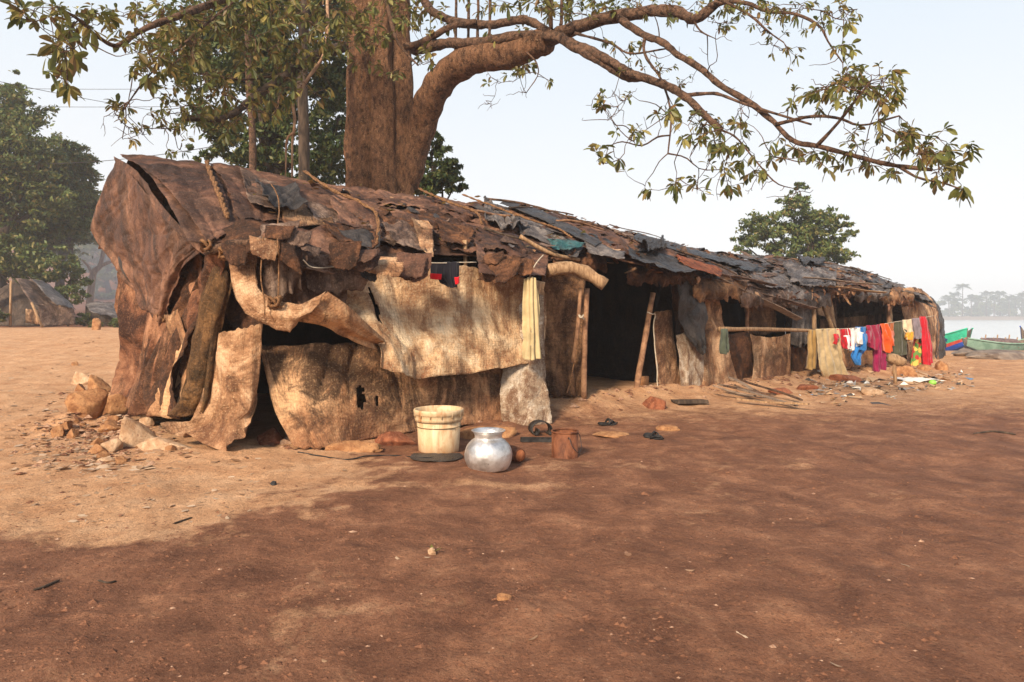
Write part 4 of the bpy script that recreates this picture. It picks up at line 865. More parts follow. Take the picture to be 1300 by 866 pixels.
# black cord and plastic scrap at the foot of the canvas
pts = [onground(x, y)+[0, 0, .008] for x, y in [(378, 575), (410, 580), (440, 584), (470, 580), (500, 579), (535, 582), (566, 580)]]
o = MB().tube(path(pts, 60)+.008*np.stack([fbm(path(pts, 60)*7, 2, 3+i) for i in range(3)], -1), .007, 6).build('cord', M['black']); tag(o, 'black cord snaking over the soil at the foot of the canvas', 'cord')
c = onground(552, 583); o = sheet('plastic_scrap', [[onground(x, y)+[0, 0, .012] for x, y in r] for r in [[(522, 577), (545, 577), (585, 577)], [(518, 583), (550, 585), (588, 582)], [(528, 587), (555, 588), (580, 586)]]], M['char'], None, thick=.002, seed=33, amp=.012, rag=(.03, .05, .05, .05), res=.015); tag(o, 'crumpled grey plastic scrap under the front of the bucket', 'scrap')
# twig
def twig(pts, r, label, m='bark_dk'):
    p = [onground(*a)+[0, 0, r] for a in pts]; o = MB().tube(path(p, 12), [r*.4]+[r]*10+[r*.4], 6, .3).build('twig', M[m]); tag(o, label, 'twig')
twig([(42, 751), (58, 746), (76, 738)], .007, 'curved dark twig on the soil at lower left')
twig([(220, 666), (232, 662), (244, 658)], .006, 'short dark twig on the sand edge')
twig([(124, 738), (136, 741), (148, 739)], .005, 'thin dark twig right of the curved one')
twig([(1236, 552), (1262, 549), (1290, 553)], .012, 'dark stick on the soil far to the right')
# scattered stuff: dry leaves, gravel, rubbish
def scatter(n, zone, build): 
    for k in range(n):
        px, py = zone(); build(onground(px, py))
lr = np.random.default_rng(21)
def leaf_on(mb, c, L_, curl=.3):
    a = lr.uniform(0, 6.28); d_ = np.array([math.cos(a), math.sin(a), 0]); s_ = np.array([-d_[1], d_[0], 0]); t1, t2 = lr.uniform(-.2, .5, 2)
    w = L_*lr.uniform(.2, .32); z = np.array([0, 0, 1.])
    V = [c+z*.004, c+d_*L_*.35+s_*w+z*w*t1, c+d_*L_*.4+z*.004, c+d_*L_*.35-s_*w+z*w*t2, c+d_*L_*.75+s_*w*.8+z*(w*t1+L_*curl*.15), c+d_*L_*.8+z*(.004+L_*curl*.1), c+d_*L_*.75-s_*w*.8+z*(w*t2+L_*curl*.1), c+d_*L_+z*L_*curl*lr.uniform(0, .6)]
    mb.add(V, [(0, 2, 1), (0, 3, 2), (1, 2, 5, 4), (2, 3, 6, 5), (4, 5, 7), (5, 6, 7)])
mb = MB()
for k in range(1000):
    r_ = lr.random()
    if r_ < .60: px, py = lr.normal(125, 55), lr.normal(560, 30)
    elif r_ < .985: px, py = lr.uniform(-60, 330), 425+240*lr.random()**1.3
    else: px, py = lr.uniform(300, 1300), lr.uniform(560, 860)
    if py < 424: continue
    c = onground(px, py)
    leaf_on(mb, c, lr.uniform(.05, .13) if py < 600 else lr.uniform(.03, .07))
o = mb.build('fallen_leaves', M['dryleaf'], origin=(0, 0, 0)); tag(o, 'dry brown leaves fallen around the rocks and over the sand', 'leaf litter', kind='stuff')
def chunk(mb, c, r, m=0):
    V = np.array([(1, 0, 0), (-1, 0, 0), (0, 1, 0), (0, -1, 0), (0, 0, .8), (0, 0, -.5), (.6, .6, .4), (-.6, .6, .3), (.6, -.6, .35), (-.6, -.6, .4)])*lr.uniform(.6, 1.2, (10, 1))*r
    V = V[:6]; a = lr.uniform(0, 6.28); ca, sa = math.cos(a), math.sin(a); V = V@np.array([[ca, -sa, 0], [sa, ca, 0], [0, 0, 1]]).T*np.array([1.2, .8, .7])
    mb.add(V+c, [(0, 2, 4), (2, 1, 4), (1, 3, 4), (3, 0, 4), (2, 0, 5), (1, 2, 5), (3, 1, 5), (0, 3, 5)], m)
M['pebble'] = rough_mat('pebble', (.22, .11, .065), (.42, .27, .18), 30, .9, .3)
M['crumb'] = rough_mat('soil_crumb', (.09, .04, .024), (.22, .10, .055), 30, .95, .4)
mb = MB()
for k in range(7500):
    py = 505+360*lr.random()**.8; px = lr.uniform(-40, 1340); n_ = float(fbm(np.array([[px*.012, py*.02, 1.]]), 3, 8)[0])
    if n_ < lr.uniform(-.5, .4): continue
    p_ = W(px, py, 1169/(py-400)); c = np.array([p_[0], p_[1], gz(p_[0], p_[1])])
    chunk(mb, c, lr.gamma(1.5, .0034)+.002, 0 if lr.random() < .05 else 1)
for k in range(900):
    px, py = lr.normal(135, 45), lr.normal(545, 22)
    c = onground(px, py) if k % 3 == 0 else c+np.array([lr.normal(0, .12), lr.normal(0, .12), 0]); chunk(mb, c, lr.gamma(2., .010)+.005, 0 if lr.random() < .5 else 1)
for k in range(700):                               # rubble along the foot of the shelter
    s = lr.uniform(.3, 18.6); t = -abs(lr.normal(.1, .35))-.03; p_ = P0+s*DV+t*NV; chunk(mb, np.array([p_[0], p_[1], gz(*p_)]), lr.gamma(2.2, .012)+.006, 0 if lr.random() < .35 else 1)
o = mb.build('gravel', [M['pebble'], M['crumb']], smooth=False, origin=(0, 0, 0)); tag(o, 'crumbs of soil and small pebbles scattered over the yard', 'gravel', kind='stuff')
RB = [P('litter_white', (.7, .68, .62), .7), P('litter_grey', (.28, .26, .24), .7), P('litter_blue', (.08, .18, .3), .6), P('litter_tan', (.4, .26, .15), .8), P('litter_dark', (.05, .04, .035), .7)]
mb = MB()
for k in range(420):
    px = lr.uniform(1015, 1235); py = np.interp(px, [1015, 1130, 1235], [494, 490, 478])+lr.normal(0, 8)
    if py < 462: continue
    c = onground(px, py); m_ = int(lr.choice(5, p=[.10, .22, .02, .48, .18])); r = lr.gamma(2, .014)+.008
    V = c+lr.normal(0, 1, (6, 3))*np.array([r, r, r*.35])+[0, 0, r*.35]; mb.add(V, [(0, 1, 2), (1, 3, 2), (2, 3, 4), (3, 5, 4)], m_)
o = mb.build('rubbish', RB, smooth=False, origin=(0, 0, 0)); tag(o, 'torn paper, plastic and cloth rubbish strewn under the laundry', 'rubbish', kind='stuff')
for (px, py, w_, mt, lb_) in [(1162, 484, .7, RB[0], 'pale flattened plastic sheet in the rubbish near the far corner'),]:
    c = onground(px, py); o = sheet('plastic_sheet', [[c+np.array([x*w_, y*.3, .05]) for x in (-.5, 0, .5)] for y in (1, 0, -1)], mt, None, seed=77, amp=.04, rag=(.05, .05, .05, .05)); tag(o, lb_, 'plastic sheet')
c = onground(1184, 489); o = MB().lathe([(0, 0), (.05, .01), (.07, .05), (.05, .09), (0, .1)], c, 16).build('green_ball', P('lime_plastic', (.25, .55, .08), .5)); tag(o, 'small lime green plastic ball in the rubbish', 'ball')

# ================================================================ LAUNDRY
def lm(name, c, dark=.55, scale=14):
    m, t, b = nt(name); q = NB(t); v = q.mapv(); n = q.noise(v, scale*.35, 5, .6)
    q.L(q.ramp(n, [(.3, tuple(x*dark for x in c)), (.62, c)]), b.inputs['Base Color']); b.inputs['Roughness'].default_value = .95; b.inputs['Specular IOR Level'].default_value = .1
    b.inputs['Sheen Weight'].default_value = .2; q.bump(q.noise(v, 120, 2), b, .25, .004); return m
def garment(name, rows, mat, label, cat, seed, fold=.03, nf=4, amp=.02, rag=(0, .02, .01, .01), group='clothes drying along the pole and line', t0=-.62, foldtop=.4, parts=(), **k):
    conv = [[F(p[0], p[1], p[2] if len(p) > 2 else t0) for p in r] for r in rows]
    o = sheet(name, conv, mat, None, seed=seed, amp=amp*1.6, fold=fold*1.15, nf=nf, foldtop=foldtop, rag=rag, thick=.008, res=.02, freq=4, **k)
    for j_, (sx_, sy_, w_, h_) in enumerate(parts):
        sheet('sleeve', [[F(sx_, sy_, t0-.04), F(sx_+w_/2, sy_, t0-.08), F(sx_+w_, sy_, t0-.04)], [F(sx_+1, sy_+h_*.6, t0-.06), F(sx_+w_/2+1, sy_+h_*.6, t0-.12), F(sx_+w_+1, sy_+h_*.5, t0-.06)], [F(sx_-1, sy_+h_, t0-.05), F(sx_+w_/2, sy_+h_+1, t0-.09), F(sx_+w_, sy_+h_*.9, t0-.05)]],
              mat, o, seed=seed+50+j_, amp=.03, fold=.03, nf=1.5, res=.02, thick=.008)
    # the part folded back over the line
    tag(o, label, cat, group); return o
garment('beige_cloth', [[(1036, 418), (1052, 417), (1064, 417)], [(1038, 440), (1055, 440), (1067, 440)], [(1040, 465), (1058, 465), (1072, 462)], [(1046, 481), (1060, 480), (1076, 475)]], lm('cream_cotton', (.62, .47, .26)), 'long creased cream cloth, first on the line next to the horizontal pole', 'cloth', 201, .045, 4)
garment('striped_cloth', [[(1026, 419, -.5), (1032, 419, -.5), (1037, 419, -.5)], [(1025, 445, -.5), (1031, 445, -.5), (1037, 445, -.5)], [(1024, 468, -.5), (1030, 470, -.5), (1036, 468, -.5)]], lm('ochre_cotton', (.45, .28, .1)), 'narrow ochre cloth hanging behind the edge of the cream cloth', 'cloth', 202, .03, 2)
garment('red_shirt', [[(1060, 418), (1068, 418), (1078, 417)], [(1062, 430), (1070, 432), (1078, 430)], [(1065, 441), (1072, 442), (1078, 438)]], lm('scarlet_cotton', (.55, .02, .03)), 'scarlet shirt between the cream cloth and the white shirt', 'shirt', 203, .05, 3, parts=[(1058, 424, 6, 12), (1070, 428, 6, 14)])
garment('white_shirt', [[(1074, 417), (1082, 417), (1090, 416)], [(1075, 430), (1084, 432), (1094, 430)], [(1073, 444), (1083, 446), (1092, 442)]], lm('white_cotton', (.8, .79, .77), .8), 'white shirt with a ragged hem', 'shirt', 204, .04, 3, rag=(0, .12, .02, .02), parts=[(1088, 422, 7, 14), (1071, 426, 6, 16)])
garment('blue_shirt', [[(1086, 415), (1092, 415), (1098, 415)], [(1090, 430), (1095, 430), (1099, 430)], [(1083, 445), (1090, 446), (1098, 444)], [(1081, 452), (1088, 455), (1094, 452)], [(1086, 463), (1089, 464), (1092, 462)]], lm('azure_cotton', (.03, .2, .55)), 'bright blue shirt hanging to a point', 'shirt', 205, .04, 2.5, parts=[(1092, 424, 6, 20)])
garment('grey_trousers', [[(1097, 415), (1103, 415), (1108, 414)], [(1099, 430), (1104, 430), (1108, 430)], [(1098, 444), (1102, 446), (1106, 444)]], lm('slate_cotton', (.11, .1, .14)), 'slate grey trousers right of the bright blue shirt', 'trousers', 206, .04, 2, t0=-.56)
garment('maroon_shirt', [[(1101, 413, -.66), (1108, 413, -.66), (1116, 412, -.66)], [(1105, 426, -.68), (1111, 428, -.68), (1115, 427, -.68)], [(1104, 440, -.66), (1109, 446, -.66), (1114, 440, -.66)]], lm('maroon_cotton', (.3, .02, .06)), 'maroon shirt with its sleeve hanging', 'shirt', 207, .045, 2.5, parts=[(1100, 420, 5, 14)])
garment('crimson_sari', [[(1108, 413), (1116, 412), (1123, 411)], [(1109, 435), (1117, 435), (1124, 434)], [(1109, 455), (1117, 456), (1125, 455)], [(1109, 472), (1116, 473), (1124, 470)]], lm('crimson_cotton', (.27, .012, .07)), 'long crimson cloth, the longest of the left half of the line', 'sari', 208, .05, 3.5)
garment('orange_shirt', [[(1118, 411, -.7), (1124, 411, -.7), (1128, 411, -.7)], [(1121, 428, -.72), (1127, 428, -.72), (1132, 427, -.72)], [(1122, 446, -.7), (1127, 448, -.7), (1131, 445, -.7)]], lm('orange_cotton', (.75, .1, .015)), 'vivid orange shirt over the crimson cloth', 'shirt', 209, .05, 2, parts=[(1129, 420, 5, 18)])
garment('brown_rag', [[(1129, 410), (1133, 410), (1136, 409)], [(1130, 422), (1133, 423), (1135, 421)]], lm('rust_cotton', (.4, .12, .04)), 'tiny rust brown rag right of the vivid orange shirt', 'rag', 210, .03, 1.5)
garment('green_cloth', [[(1134, 409), (1142, 408), (1149, 407)], [(1135, 430), (1142, 430), (1149, 429)], [(1133, 450), (1141, 452), (1149, 450)]], lm('olive_cotton', (.07, .07, .045)), 'dark olive cloth hanging in deep folds', 'cloth', 211, .06, 3)
garment('cream_blouse', [[(1147, 406, -.66), (1152, 406, -.66), (1158, 405, -.66)], [(1148, 420, -.66), (1153, 420, -.66), (1158, 419, -.66)], [(1149, 432, -.66), (1153, 434, -.66), (1158, 431, -.66)]], lm('ivory_cotton', (.75, .6, .4)), 'small cream blouse right of the dark olive cloth', 'blouse', 212, .04, 2)
garment('yellow_cloth', [[(1151, 422, -.72), (1156, 422, -.72), (1160, 421, -.72)], [(1150, 428, -.72), (1155, 433, -.72), (1159, 428, -.72)]], lm('yellow_cotton', (.65, .3, .03)), 'small yellow cloth pinned over the cream blouse', 'cloth', 213, .04, 2)
garment('grey_shirt', [[(1158, 404, -.68), (1163, 404, -.68), (1168, 403, -.68)], [(1159, 418, -.68), (1164, 418, -.68), (1169, 417, -.68)], [(1160, 430, -.68), (1164, 431, -.68), (1169, 430, -.68)]], lm('mauve_cotton', (.24, .2, .23)), 'mauve grey shirt over the patterned cloth', 'shirt', 214, .045, 2.5)
mpn, t_, b_ = nt('patterned_cotton'); q = NB(t_); vo = q.n('ShaderNodeTexVoronoi'); vo.inputs['Scale'].default_value = 9; q.L(q.mapv(), vo.inputs['Vector'])
sp = q.n('ShaderNodeSeparateColor'); q.L(vo.outputs['Color'], sp.inputs[0]); q.L(q.ramp(sp.outputs[0], [(0, (.35, .02, .02)), (.35, (.1, .2, .04)), (.6, (.5, .12, .03)), (.8, (.55, .38, .08))], 'CONSTANT'), b_.inputs['Base Color']); b_.inputs['Roughness'].default_value = .95
garment('patterned_sari', [[(1161, 404, -.6), (1168, 404, -.6), (1174, 403, -.6)], [(1162, 425, -.6), (1169, 425, -.6), (1176, 424, -.6)], [(1160, 445, -.6), (1168, 446, -.6), (1176, 445, -.6)], [(1158, 465, -.6), (1166, 466, -.6), (1173, 464, -.6)]], mpn, 'long red and green patterned cloth', 'sari', 215, .05, 3)
garment('red_shawl', [[(1169, 402, -.72), (1173, 402, -.72), (1177, 402, -.72)], [(1171, 425, -.72), (1176, 425, -.72), (1181, 425, -.72)], [(1173, 445, -.72), (1178, 446, -.72), (1183, 445, -.72)], [(1174, 463, -.72), (1179, 464, -.72), (1184, 461, -.72)]], lm('vermilion_cotton', (.5, .015, .03)), 'long red shawl, the last cloth at the far end of the line', 'shawl', 216, .05, 2.5)
garment('green_rag', [[(914, 418, -.5), (918, 417, -.5), (923, 418, -.5)], [(913, 435, -.5), (918, 436, -.5), (923, 434, -.5)], [(915, 449, -.5), (919, 450, -.5), (922, 446, -.5)]], lm('grey_green_cotton', (.1, .12, .085)), 'narrow grey green rag knotted on the left end of the horizontal pole', 'rag', 217, .04, 2)
ln = [F(1036, 418, -.6), F(1060, 418, -.62), F(1100, 415, -.62), F(1135, 409, -.62), F(1186, 401, -.6)]
o = MB().tube(path(ln, 30), .008, 5).build('clothesline', M['string']); tag(o, 'line strung before the right part of the shelter carrying the laundry', 'clothesline')
# pale scarf by the doorway, and black shirt with red band
sc = MB()
sc = [[W(666, 354, 8.2), W(672, 352, 8.18), W(678, 352, 8.18), W(681, 356, 8.2)], [W(665, 390, 8.22), W(672, 390, 8.16), W(679, 390, 8.16), W(684, 390, 8.2)], [W(665, 425, 8.22), W(673, 425, 8.14), W(680, 425, 8.16), W(686, 425, 8.2)], [W(664, 456, 8.22), W(672, 458, 8.12), W(680, 457, 8.14), W(689, 456, 8.18)]]
o = sheet('beige_scarf', sc, lm('straw_cotton', (.56, .44, .24), .6), None, seed=221, amp=.01, fold=.03, nf=3.6, foldtop=.6, rag=(0, .03, .01, .01), res=.015, thick=.008); tag(o, 'long straw coloured scarf hanging from a cord left of the doorway', 'scarf')
bs = thing('black_shirt', W(566, 366, 7.6), 'black garment with a bright red band hung on the cord under the eave', 'shirt')
sb_ = sheet('shirt_body', [[W(547, 334, 7.62), W(565, 333, 7.62), W(583, 333, 7.66)], [W(547, 347, 7.6), W(566, 350, 7.58), W(583, 348, 7.62)], [W(551, 350, 7.6), W(570, 362, 7.58), W(583, 358, 7.62)], [W(566, 358, 7.6), W(573, 366, 7.58), W(580, 362, 7.62)]], lm('black_cotton', (.012, .011, .016), .6), bs, seed=222, amp=.012, fold=.022, nf=3.5, res=.012, foldtop=.5)
red = lm('red_band_cotton', (.72, .012, .02), .8)
sheet('red_band', [[W(546, 347, 7.55), W(553, 347.5, 7.53), W(561, 348, 7.54)], [W(546, 354, 7.55), W(553, 355, 7.53), W(560, 355, 7.54)]], red, sb_, seed=223, amp=.006, res=.012)
sheet('red_band', [[W(577, 352, 7.54), W(580, 352, 7.55), W(583, 351, 7.58)], [W(578, 361, 7.54), W(581, 361, 7.55), W(583, 359, 7.58)]], red, sb_, seed=224, amp=.006, res=.012)
# yellow leaves lying on the roof belong to the tree litter
mb = MB()
for (x, y) in [(412, 252), (420, 254), (494, 276), (498, 280), (688, 312), (694, 314), (735, 308), (300, 222), (540, 262), (560, 272), (600, 262), (450, 262), (388, 246), (396, 248), (455, 300), (1100, 352), (914, 336)]:
    s_, t__ = pix2roof(x, y); leaf_on(mb, Rp(s_, t__, .15), .14, .5)
for k in range(170):
    s_, t__ = lr.uniform(0, 14), lr.uniform(-.2, 2.2); leaf_on(mb, Rp(s_, t__, .10), lr.uniform(.04, .1), .5)
o = mb.build('roof_leaves', leaf_mat('yellowed_leaf', [(.5, .36, .06), (.32, .18, .08), (.45, .27, .12), (.38, .34, .08)], .2), origin=(0, 0, 0)); tag(o, 'fallen yellow and brown leaves caught on the tarpaulin roof', 'leaf litter', kind='stuff')

# ================================================================ GREAT TREE
tree = thing('great_tree', (-2.6, 14, 0), 'massive old tree with fused brown trunks rising behind the shelter, its long limb reaching right', 'tree')
tr = MB(); nz, ns_ = 90, 96; V = []
for i in range(nz):
    z = -.1+i*9.6/(nz-1); fr = i/(nz-1)
    cx_ = ((484+(1-fr)*2-5*ss(.35, .9, fr))-CX)/FPX*13.9; R0 = .72*(1+.5*max(0, 1-z/1.2)**2)*(1-.1*fr)
    th = np.arange(ns_)*2*math.pi/ns_
    rr = np.zeros(ns_)
    for ox, oy, r_ in ((-.37+.03*math.sin(z), -.16, .38), (.15+.03*math.sin(z*.7+1), -.44, .27), (.50, -.14+.04*math.sin(z), .28), (0, .28, .36), (-.1, .45, .4)):
        k1 = ox*np.cos(th)+oy*np.sin(th); q2 = r_*r_-ox*ox-oy*oy+k1*k1; rr = np.maximum(rr, np.where(q2 > 0, k1+np.sqrt(np.maximum(q2, 0)), 0))
    rr = rr*R0/.8; X = cx_+rr*np.cos(th); Y = 13.9+rr*np.sin(th)*.85
    p_ = np.stack([X, Y, np.full(ns_, z)], 1)
    k_ = .06*fbm(p_*np.array([2.2, 2.2, .9]), 4, 61)+.05*ridg(p_*np.array([5, 5, 1.4]), 3, 62)
    p_[:, 0] += k_*np.cos(th); p_[:, 1] += k_*np.sin(th); V.append(p_)
Fc = [(i*ns_+j, i*ns_+(j+1) % ns_, (i+1)*ns_+(j+1) % ns_, (i+1)*ns_+j) for i in range(nz-1) for j in range(ns_)]
mk('trunk', np.vstack(V), Fc, M['bark'], tree)
SK = []   # skeleton points for twigs: (point, radius)
def limb(nodes, r0, r1, name='limb', seg=14, rough=.42, seed=0, mat='bark_br', wob=.0, sk=True, n=None):
    Pn = [W(*a) for a in nodes]; L_ = sum(np.linalg.norm(Pn[i+1]-Pn[i]) for i in range(len(Pn)-1)); n = n or max(8, int(L_/.09))
    Q = path(Pn, n)
    if wob: Q = Q+wob*np.stack([fbm(Q*1.8+5*i, 3, seed+i) for i in range(3)], -1)
    if name == 'branch' or mat == 'bark_br': r0, r1 = r0*.85, r1*.85
    rad = [r0+(r1-r0)*(i/(n-1))**.8 for i in range(n)]
    MB().tube(Q, rad, seg, rough, seed).build(name, M[mat], tree)
    if sk: SK.extend((q_, r_) for q_, r_ in zip(Q, rad))
limb([(512, 235, 13.9), (531, 172, 13.7), (547, 123, 13.3), (571, 92, 13), (605, 74, 12.6), (642, 71, 12.3), (676, 58, 12), (695, 52, 11.8)], .33, .22, seg=36, seed=1, rough=.18, mat='bark', sk=False)
limb([(676, 60, 12), (719, 40, 11.6), (764, 24, 11.2), (805, 17, 10.8), (830, 14, 10.7), (860, 15, 10.5), (881, 24, 10.3), (905, 9, 10.2), (930, -12, 10.1)], .15, .07, seed=2)
limb([(525, 62, 13.3), (541, 60, 13), (565, 55, 12.8), (611, 54, 12.4), (658, 46, 12), (701, 46, 11.6), (731, 57, 11.2), (770, 75, 10.7), (800, 93, 10.3), (836, 105, 9.9), (866, 120, 9.6), (896, 147, 9.4), (915, 165, 9.3)], .14, .05, seed=3)
limb([(535, -5, 13.4), (550, 15, 13.2), (584, 29, 12.8), (627, 31, 12.4), (658, 25, 12.0), (675, 28, 11.9), (701, 44, 11.6), (735, 63, 11.1), (765, 80, 10.8), (795, 98, 10.5), (815, 98, 10.3)], .10, .07, seed=4)
limb([(515, 60, 13.1), (540, 52, 12.9), (572, 34, 12.6), (605, 28, 12.5)], .09, .06, seed=41)
limb([(785, 18, 11), (791, 27, 10.8), (818, 45, 10.5), (842, 54, 10.2), (860, 69, 10), (890, 87, 9.7), (914, 108, 9.5), (950, 129, 9.2), (980, 153, 9), (1007, 179, 8.7), (1040, 186, 8.5), (1085, 198, 8.2), (1130, 209, 7.9), (1184, 216, 7.7)], .078, .024, seed=5)
limb([(1140, 211, 7.85), (1166, 226, 7.7), (1196, 232, 7.6), (1222, 241, 7.5)], .022, .008, seed=6, name='branch')
limb([(872, 121, 9.6), (895, 119, 9.5), (914, 120, 9.4), (945, 132, 9.1), (990, 146, 8.9), (1030, 158, 8.6)], .035, .015, seed=7, name='branch')
limb([(900, 8, 10.2), (925, 2, 10), (950, 5, 9.8), (977, 15, 9.6), (1010, 18, 9.4), (1040, 33, 9.1), (1052, 54, 9), (1070, 80, 8.8)], .05, .010, seed=8, name='branch')
limb([(905, -5, 10), (950, 18, 9.8), (974, 39, 9.6), (995, 54, 9.4)], .03, .01, seed=9, name='branch')
limb([(1037, 185, 8.5), (1064, 156, 8.3), (1085, 129, 8.1), (1106, 102, 8)], .03, .012, seed=10, name='branch')
limb([(985, 158, 8.9), (1030, 148, 8.6), (1064, 150, 8.4), (1094, 159, 8.2), (1142, 147, 8)], .03, .012, seed=11, name='branch')
limb([(820, 45, 10.5), (817, 60, 10.4), (822, 76, 10.3), (836, 95, 10.1), (846, 118, 10), (852, 150, 9.7), (848, 195, 9.4)], .035, .012, seed=12, name='branch')
limb([(850, 172, 9.5), (835, 174, 9.4), (815, 185, 9.2), (790, 180, 9), (772, 186, 8.9)], .016, .008, seed=13, name='branch')
limb([(848, 195, 9.4), (870, 200, 9.3), (890, 215, 9.2), (920, 215, 9)], .014, .006, seed=14, name='branch')
limb([(730, 42, 11.3), (775, 55, 10.9), (800, 68, 10.6), (845, 62, 10.3)], .03, .014, seed=15, name='branch')
limb([(880, 25, 10.3), (890, 40, 10.2), (910, 50, 10)], .02, .008, seed=16, name='branch')
limb([(915, 165, 9.3), (935, 175, 9.2), (960, 205, 9), (985, 232, 8.9), (1010, 240, 8.9)], .02, .006, seed=17, name='branch')
limb([(668, 66, 11.9), (680, 78, 11.7), (683, 95, 11.6), (668, 118, 11.5)], .02, .008, seed=18, name='branch')
# left branches
limb([(437, 60, 13.4), (400, 70, 12.6), (369, 92, 11.8), (345, 108, 11.2), (323, 123, 10.8), (300, 142, 10.4), (275, 152, 10.1), (235, 151, 9.8)], .11, .03, seed=20, mat='bark_dk')
limb([(420, -30, 12.5), (340, -20, 10.8), (260, 8, 9.6), (234, 18, 9.2), (197, 31, 8.8), (172, 43, 8.6), (148, 58, 8.4), (123, 46, 8.2), (100, 25, 8), (70, 8, 7.8)], .08, .014, seed=21, name='branch')
limb([(369, 92, 11.8), (340, 98, 11.2), (308, 101, 10.6), (261, 95, 10), (215, 83, 9.5)], .03, .010, seed=22, name='branch')
limb([(100, 25, 8), (88, 40, 7.9), (84, 70, 7.8), (86, 100, 7.7)], .012, .005, seed=23, name='branch')
limb([(340, -20, 10.8), (300, 0, 10), (240, 50, 9.4), (190, 95, 9), (160, 135, 8.8), (150, 150, 8.7)], .03, .008, seed=24, name='branch')
limb([(488, -10, 12.8), (496, 25, 12.7), (504, 52, 12.6), (516, 68, 12.5), (531, 83, 12.4)], .05, .02, seed=25, name='branch')
limb([(415, -20, 12), (416, 40, 11.5), (411, 70, 11.4), (390, 101, 11.3), (373, 129, 11.3), (374, 150, 11.3), (373, 172, 11.3)], .032, .024, seed=26, name='aerial_root', mat='bark_pale')
limb([(373, 168, 11.3), (364, 178, 11.3), (363, 205, 11.35), (362, 235, 11.4)], .022, .012, seed=27, name='aerial_root', mat='bark_pale')
limb([(372, 168, 11.3), (371, 190, 11.4), (371, 228, 11.5)], .022, .018, seed=28, name='aerial_root', mat='bark_pale')
limb([(486, 45, 12.6), (480, 58, 12.5), (470, 70, 12.5), (486, 50, 12.4)], .012, .006, seed=29, name='branch')
for px, yb, D in ((579, 82, 12.9), (595, 62, 12.7), (607, 52, 12.6), (622, 48, 12.4), (713, 32, 11.6)):
    limb([(px-1, yb, D), (px, 20, D), (px+1, -60, D)], .034, .028, seed=int(px), name='upright_shoot', sk=False, mat='bark_br')
for nodes in [[(700, 40, 11.6), (695, -40, 11)], [(470, 0, 13.8), (440, -120, 12.5), (380, -220, 11)], [(500, 0, 13.8), (560, -140, 12.5), (640, -260, 11)], [(485, -10, 13.9), (480, -180, 14.5), (500, -300, 15)]]:
    limb(nodes, .2 if nodes[0][1] < 1 else .04, .05, seed=len(SK) % 97)
# foliage: rosettes of broad leaves on twigs
tgr = np.random.default_rng(5); LV = MB(); TW = MB(); skp = None
def one_leaf(c, d_, L_, droop):
    d_ = d_/np.linalg.norm(d_); up = np.array([0, 0, 1.])+tgr.normal(0, .5, 3); s_ = np.cross(d_, up); s_ /= np.linalg.norm(s_)+1e-9; nn = np.cross(s_, d_)
    w = L_*tgr.uniform(.17, .25); b0 = c+d_*L_*.06
    def pt(x, y): 
        return b0+d_*L_*x-np.array([0, 0, 1.])*droop*L_*x*x+s_*w*y+nn*abs(y)*w*.35
    V = [pt(0, 0), pt(.33, .75), pt(.33, 0), pt(.33, -.75), pt(.68, 1), pt(.68, 0), pt(.68, -1), pt(.9, .5), pt(.9, -.5), pt(1, 0)]
    LV.add(V, [(0, 2, 1), (0, 3, 2), (1, 2, 5, 4), (2, 3, 6, 5), (4, 5, 7), (5, 6, 8), (5, 9, 7), (5, 8, 9)])
def rosette(c, ax, n, L_):
    ax = ax/np.linalg.norm(ax); a = np.cross(ax, [0.3, .2, 1.]); a /= np.linalg.norm(a); b = np.cross(ax, a); o0 = tgr.uniform(0, 6.28)
    for i in range(n):
        th = o0+i*2.4+tgr.normal(0, .2); el = tgr.uniform(.25, 1.2)
        d_ = ax*math.sin(el)*.9+(a*math.cos(th)+b*math.sin(th))*math.cos(el)+np.array([0, 0, -.25])
        one_leaf(c-ax*.02*i*.5, d_, L_*tgr.uniform(.65, 1.15), tgr.uniform(.05, .45))
skP = np.array([a for a, b in SK]); skR = np.array([b for a, b in SK])
def twigto(c, rmax=.011):
    global skP, skR
    dd = np.linalg.norm(skP-c, axis=1)+ (skP[:, 2] < c[2]-.6)*.15
    j = int(np.argmin(dd)); b = skP[j]; L_ = np.linalg.norm(c-b)
    mid = (b+c)/2+tgr.normal(0, .12, 3)*L_+np.array([0, 0, -.06*L_])
    Q = path([b, (b+mid)/2+tgr.normal(0, .05, 3)*L_, mid, (mid+c)/2+tgr.normal(0, .06, 3)*L_, c], max(5, int(L_/.06)))
    r = min(rmax, .004+.007*L_)
    TW.tube(Q, np.linspace(r, .003, len(Q)), 4, cap=False)
    k = len(Q)//2
    if L_ > .25: skP = np.vstack([skP, Q[k:k+1], Q[-2:-1]]); skR = np.append(skR, [r, r])
    return Q[-1]-Q[-2]
def blob(px, py, D, rx, ry, n, L_=.14, dep=.5, nl=(4, 8)):
    for k in range(n):
        a = tgr.uniform(0, 6.28); rr = math.sqrt(tgr.random()); c = W(px+rx*rr*math.cos(a), py+ry*rr*math.sin(a), D+tgr.normal(0, dep))
        ax = twigto(c); rosette(c, ax+np.array([0, 0, -.01]), int(tgr.integers(*nl)), L_*tgr.uniform(.7, 1.05))
